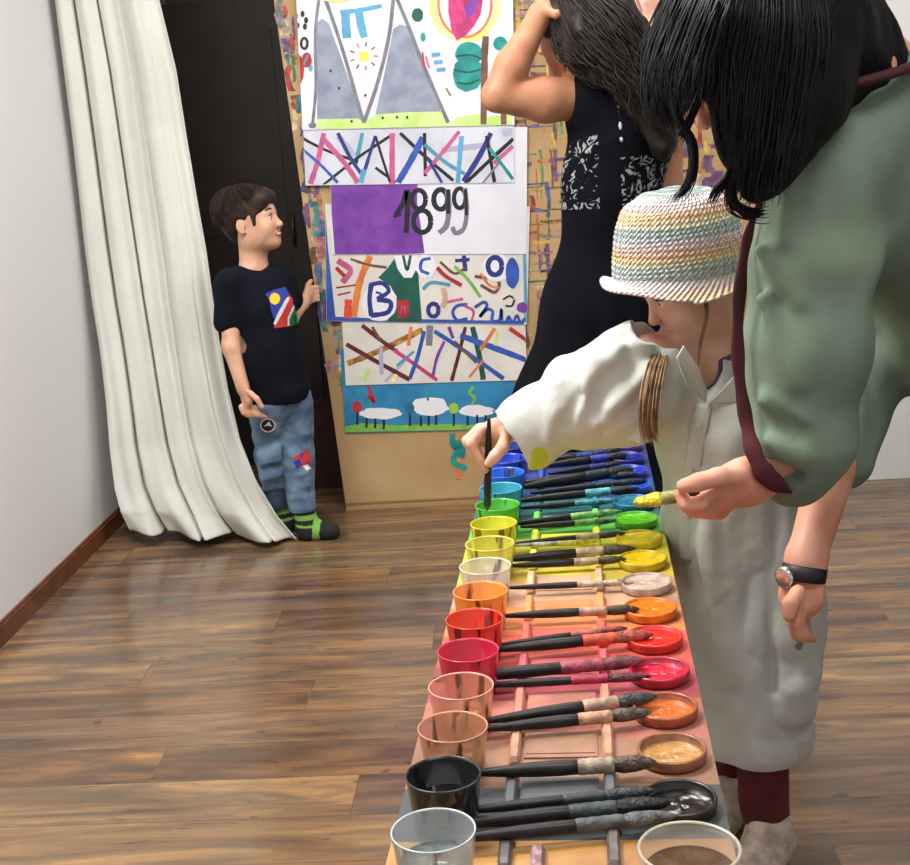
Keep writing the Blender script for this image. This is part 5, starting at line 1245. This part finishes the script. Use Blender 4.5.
# ================================================================== the adult in green, bending in from the right
def adult():
    y = 1.72
    sk = skinmat('adult skin', (216, 160, 136)); lip = mat('adult lips', (150, 70, 66), rough=.4)
    L = np.array([.75, 1.75, 0])
    root = empty('person', 'black-haired adult in sage green leaning in and holding a yellow-tipped brush', 'person', tuple(L))
    Rh = frame((-.80, -.02, -.60), (-.5, 0, .8)); H = .232; C = P(748, 52, y)
    Fd = Field((.12, 1.35, -.01), (1.12, 2.2, 1.6), .0042)
    g = head_sdf(Fd, C, Rh, H)
    nb = V3((.42, 1.76, 1.33)); sh = P(818, 178, y-.02); sh2 = V3((.50, 2.02, 1.24))
    hipc = V3((.78, 1.86, .88))
    Fd.cap(g(-.12, 0, -.24), nb, .055, .06, .04)
    Fd.chain([nb, V3((.52, 1.84, 1.22)), V3((.66, 1.87, 1.02)), hipc], [.09, .125, .115, .14], .05)
    el, wr = P(806, 430, y-.01), P(757, 479, y-.04)
    Fd.chain([sh, el], [.055, .042], .03); Fd.chain([el, wr], [.042, .028], .02)
    # right hand closed round the brush
    p0, p1 = P(744, 482, y-.05), P(722, 490, y-.055)
    Fd.cap(wr, p0, .028, .030, .015, flat=.75, fd=(0, 1, .4)); Fd.cap(p0, p1, .033, .030, .015, flat=.75, fd=(0, 1, .3))
    fingers(Fd, [[P(718, 488, y-.075), P(700, 504, y-.085), P(686, 505, y-.080), P(680, 494, y-.072)],
                 [P(722, 494, y-.065), P(705, 509, y-.066), P(690, 509, y-.062), P(684, 498, y-.056)],
                 [P(728, 498, y-.050), P(712, 512, y-.045), P(697, 511, y-.042), P(690, 501, y-.040)],
                 [P(732, 500, y-.032), P(720, 512, y-.025), P(706, 512, y-.022), P(697, 503, y-.022)]], .0098, .006)
    fingers(Fd, [[P(738, 476, y-.075), P(718, 477, y-.095), P(699, 482, y-.095), P(683, 486, y-.088)]], .0115, .010)
    # left arm hangs, wrist with a watch
    e2, w2 = V3((.50, 1.93, .93)), P(806, 560, y+.03)
    Fd.chain([sh2, e2, w2], [.055, .042, .027], .03); pm = P(801, 596, y+.02); Fd.cap(w2, pm, .027, .033, .015, flat=.65, fd=(.5, 1, 0))
    fingers(Fd, [[P(797+3*i, 606, y-.015+.018*i), P(794+3*i, 622, y-.02+.018*i), P(797+3*i, 634, y-.015+.018*i), P(803+3*i, 638, y-.005+.018*i)] for i in range(4)], .0095, .006)
    fingers(Fd, [[P(798, 592, y-.01), P(790, 604, y-.03), P(789, 616, y-.035)]], .0105, .008)
    # legs
    for dy in (-.09, .10):
        k = V3((.72, 1.86+dy, .48)); a = V3((.78, 1.88+dy, .08))
        Fd.chain([hipc+V3((0, dy, -.03)), k, a], [.09, .062, .042], .03); Fd.cap(a+V3((0, 0, -.035)), a+V3((-.15, -.03, -.05)), .035, .026, .02)
    o = Fd.mesh('body', [sk, lip], root, matfn=lipfn(g, Rh, H)); o.location = -L
    e = bpy.data.objects.new('face', None); COL.objects.link(e); e.parent = root; e.location = -L; face_bits(g, Rh, H, e)
    # watch
    wm = mat('watch steel', (200, 200, 205), rough=.2, metal=.9); wb_ = mat('watch strap', (22, 22, 26), rough=.5)
    q = MB(); ax = V3(pm)-V3(w2); ax /= np.linalg.norm(ax); c = V3(w2)+ax*.018
    q.tube([c-ax*.011, c-ax*.010, c+ax*.010, c+ax*.011], [.0285, .031, .031, .0285], wb_, n=28); o = q.build('watch_strap', root); o.location = -L
    q = MB(); cc = c+V3((-.028, -.014, 0)); n_ = V3((-.85, -.5, 0)); q.tube([cc-n_*.002, cc+n_*.006, cc+n_*.007], [.016, .016, .013], wm, n=24, fd=(0, 0, 1)); o = q.build('watch_case', root); o.location = -L
    # green garment
    gm = mat('sage green cloth', (124, 142, 124), rough=.85, c2=(106, 124, 108), vs=7, bump=.2, bs=320)
    Fs = Field((.28, 1.45, .62), (1.12, 2.22, 1.46), .0045)
    Fs.chain([sh+V3((.005, 0, .0)), P(812, 250, y-.01), P(806, 350, y-.01), P(800, 440, y-.01), P(795, 474, y-.01)], [.062, .078, .079, .068, .045], .03)
    Fs.chain([nb+V3((.03, .02, -.045)), V3((.54, 1.84, 1.20)), V3((.67, 1.87, 1.0)), hipc], [.10, .145, .145, .165], .06)
    Fs.cap(sh, nb+V3((.03, 0, -.05)), .065, .08, .04); Fs.chain([sh2, e2, V3((.45, 1.86, .80))], [.075, .066, .05], .03)
    for a, b_, r_ in (((760, 250), (800, 300), .010), ((762, 300), (798, 380), .011), ((765, 400), (800, 420), .010), ((770, 440), (802, 455), .009), ((790, 150), (782, 240), .012)):
        Fs.cap(P(*a, y-.068), P(*b_, y-.078), r_, r_, .02)
    Fs.cap(P(772, 415, y-.085), P(800, 432, y-.09), .007, .009, .015, 'sub'); Fs.cap(P(776, 462, y-.06), P(800, 474, y-.06), .006, .007, .014, 'sub')
    Fs.warp(lambda Q: .006*vnoise(Q, (10, 10, 5), 2)+.003*(1-2*np.abs(vnoise(Q, (20, 20, 12), 6))))
    Fs.ell(nb+V3((-.03, -.01, .055)), (.08, .08, .06), .01, op='sub')
    o = Fs.mesh('green_top', [gm], root); o.location = -L
    bvh = BVHTree.FromPolygons([v.co for v in o.data.vertices], [tuple(p.vertices) for p in o.data.polygons])
    # maroon lining along the front edge, turning round the cuff
    mm = mat('maroon lining', (78, 14, 30), rough=.8, var=.35, vs=16)
    q = MB(); q.tube(spline([P(764, 196, y-.03), P(752, 222, y-.03), P(743, 262, y-.035), P(738, 320, y-.04), P(739, 372, y-.045), P(746, 420, y-.05), P(756, 454, y-.055), P(770, 476, y-.058), P(790, 488, y-.06), P(806, 492, y-.05)], 8), [.005]+[.0085]*71+[.006], mm, n=12, flat=.5) if False else None
    pts = spline([P(764, 196, y-.03), P(752, 222, y-.03), P(743, 262, y-.035), P(738, 320, y-.04), P(739, 372, y-.045), P(746, 420, y-.055), P(753, 450, y-.074), P(764, 472, y-.082), P(778, 485, y-.076), P(792, 493, y-.06)], 8)
    q.tube(pts, [(.003+.005*min(1, i/20)+.007*max(0, (i-36)/30)+.001*math.sin(i*.7))*min(1, (len(pts)-i)/12) for i in range(len(pts))], mm, n=14, flat=.35, fd=(0, 1, 0)); o = q.build('lining', root); o.location = -L
    q = MB(); pts = spline([nb+V3((-.09, -.03, -.02)), nb+V3((-.05, -.10, -.015)), nb+V3((.03, -.11, .0)), nb+V3((.09, -.06, .015)), nb+V3((.10, .03, .02))], 8); q.tube(pts, .011, mm, n=12, flat=.6, fd=(0, 0, 1)); o = q.build('neckline', root); o.location = -L
    tr = mat('dark trousers', (40, 42, 50), rough=.9, var=.2)
    Ft = Field((.55, 1.6, .1), (.98, 2.16, .95), .007)
    for dy in (-.09, .10):
        k = V3((.72, 1.86+dy, .48)); a = V3((.78, 1.88+dy, .12)); Ft.chain([hipc+V3((0, dy*.8, -.04)), k, a], [.115, .08, .06], .03)
    Ft.warp(lambda Q: .004*vnoise(Q, (14, 14, 20), 2)); o = Ft.mesh('trousers', [tr], root); o.location = -L
    # hair: a heavy black mass falling forward, with loose locks
    hm = mat('black hair', (10, 9, 10), rough=.5, c2=(20, 18, 20), vs=24, spec=.22)
    Fh = Field((.15, 1.5, 1.08), (.72, 2.1, 1.62), .0048)
    Fh.ell(g(-.10, 0, .16), np.array((.47, .42, .44))*H, .02, Rh); Fh.ell(g(.46, 0, -.16), np.array((.30, .34, .30))*H, .01, Rh, 'sub')
    Fh.chain([P(706, 22, y-.05), P(684, 66, y-.05), P(676, 92, y-.06)], [.045, .026, .014], .03)
    Fh.chain([P(722, 20, y-.09), P(706, 58, y-.10), P(698, 72, y-.10)], [.05, .036, .02], .03)
    Fh.chain([P(772, 40, y-.09), P(772, 100, y-.10), P(766, 150, y-.11), P(762, 182, y-.115)], [.065, .062, .046, .022], .03)
    Fh.chain([P(750, 50, y-.10), P(752, 110, y-.11), P(750, 150, y-.115)], [.045, .028, .016], .03); Fh.chain([g(-.3, 0, .0), nb+V3((.02, .0, -.02))], [.10, .085], .03)
    Fh.chain([P(806, 40, y-.05), P(800, 90, y-.08), P(790, 140, y-.10)], [.07, .055, .025], .03)
    Fh.warp(lambda Q: .007*vnoise(Q, (30, 30, 9), 5)+.003*vnoise(Q, (70, 70, 20), 1))
    o = Fh.mesh('hair', [mat('black hair shade', (7, 6, 7), rough=.6, spec=.15, bump=.6, bs=120)], root); o.location = -L  # base mass darker than the strands, their self-shadowing put into the colour
    G = []
    rows = [(((716, -60), (676, -10), (655, 40), (652, 90), (664, 120)), .0), (((718, -60), (682, -10), (660, 50), (657, 100), (668, 128)), -.05), (((725, -60), (696, -10), (676, 40), (668, 80), (676, 106)), -.10), (((735, -55), (712, 0), (696, 48), (688, 80), (690, 104)), -.15), (((745, -50), (726, 0), (710, 50), (702, 80), (696, 100)), -.165),
            (((752, -50), (740, 10), (729, 60), (727, 100), (727, 130)), -.168), (((765, -50), (762, 10), (750, 70), (742, 120), (738, 165)), -.165), (((772, -50), (774, 20), (762, 100), (752, 160), (746, 200)), -.17), (((790, -50), (798, 20), (788, 100), (776, 160), (768, 205)), -.165), (((810, -45), (824, 30), (814, 90), (800, 130), (788, 160)), -.13), (((825, -30), (846, 30), (842, 80), (830, 120), (815, 140)), -.07)]
    for r_, dy in rows: G.append([P(a, b_, y+dy*(.55 if i == 0 else 1)) for i, (a, b_) in enumerate(r_)])
    o = strands('hair_strands', G[:5], 1700, hm, root, r=.0014, spread=.006, seed=12, k=16, wav=.003, wl=.12); o.location = -L
    o = strands('hair_strands', G[5:], 1700, hm, root, r=.0014, spread=.005, seed=13, k=16, wav=.003, wl=.12); o.location = -L
    Gt = [G[4][:3], G[5][:3]]; o = strands('hair_strands', Gt, 500, hm, root, r=.0014, spread=.005, seed=14, k=16, wav=.003, wl=.12); o.location = -L
    for nm, ln, n_, sp in (('loose_lock', [(672, 90), (678, 118), (692, 140), (694, 165), (686, 188), (670, 203)], 70, .0022), ('loose_lock', [(700, 96), (690, 118), (682, 132), (676, 140)], 30, .002), ('loose_lock', [(736, 150), (728, 176), (716, 190), (708, 206)], 40, .002),
                           ('loose_lock', [(742, 150), (732, 185), (734, 205), (752, 214), (766, 212)], 90, .0035), ('loose_lock', [(752, 160), (748, 190), (742, 200)], 40, .003), ('loose_lock', [(716, 108), (722, 140), (730, 160)], 40, .003)):
        Gs = [[P(a+o_, b_, y-.12) for a, b_ in ln] for o_ in (-2, 2)]
        o = strands(nm, Gs, n_, hm, root, r=.0012, spread=sp, seed=5, k=16); o.location = -L
    brush(P(633, 503, 1.80), P(712, 490, y-.052), .0062, (150, 150, 70), (0, 0, 0), 'x') if False else None
    b_ = brush(P(716, 490, y-.050), P(633, 503, 1.70), .0092, (158, 156, 84), (232, 232, 60), 'yellow-tipped paint brush held by the adult in green', grp=None, hl=.44)
adult()
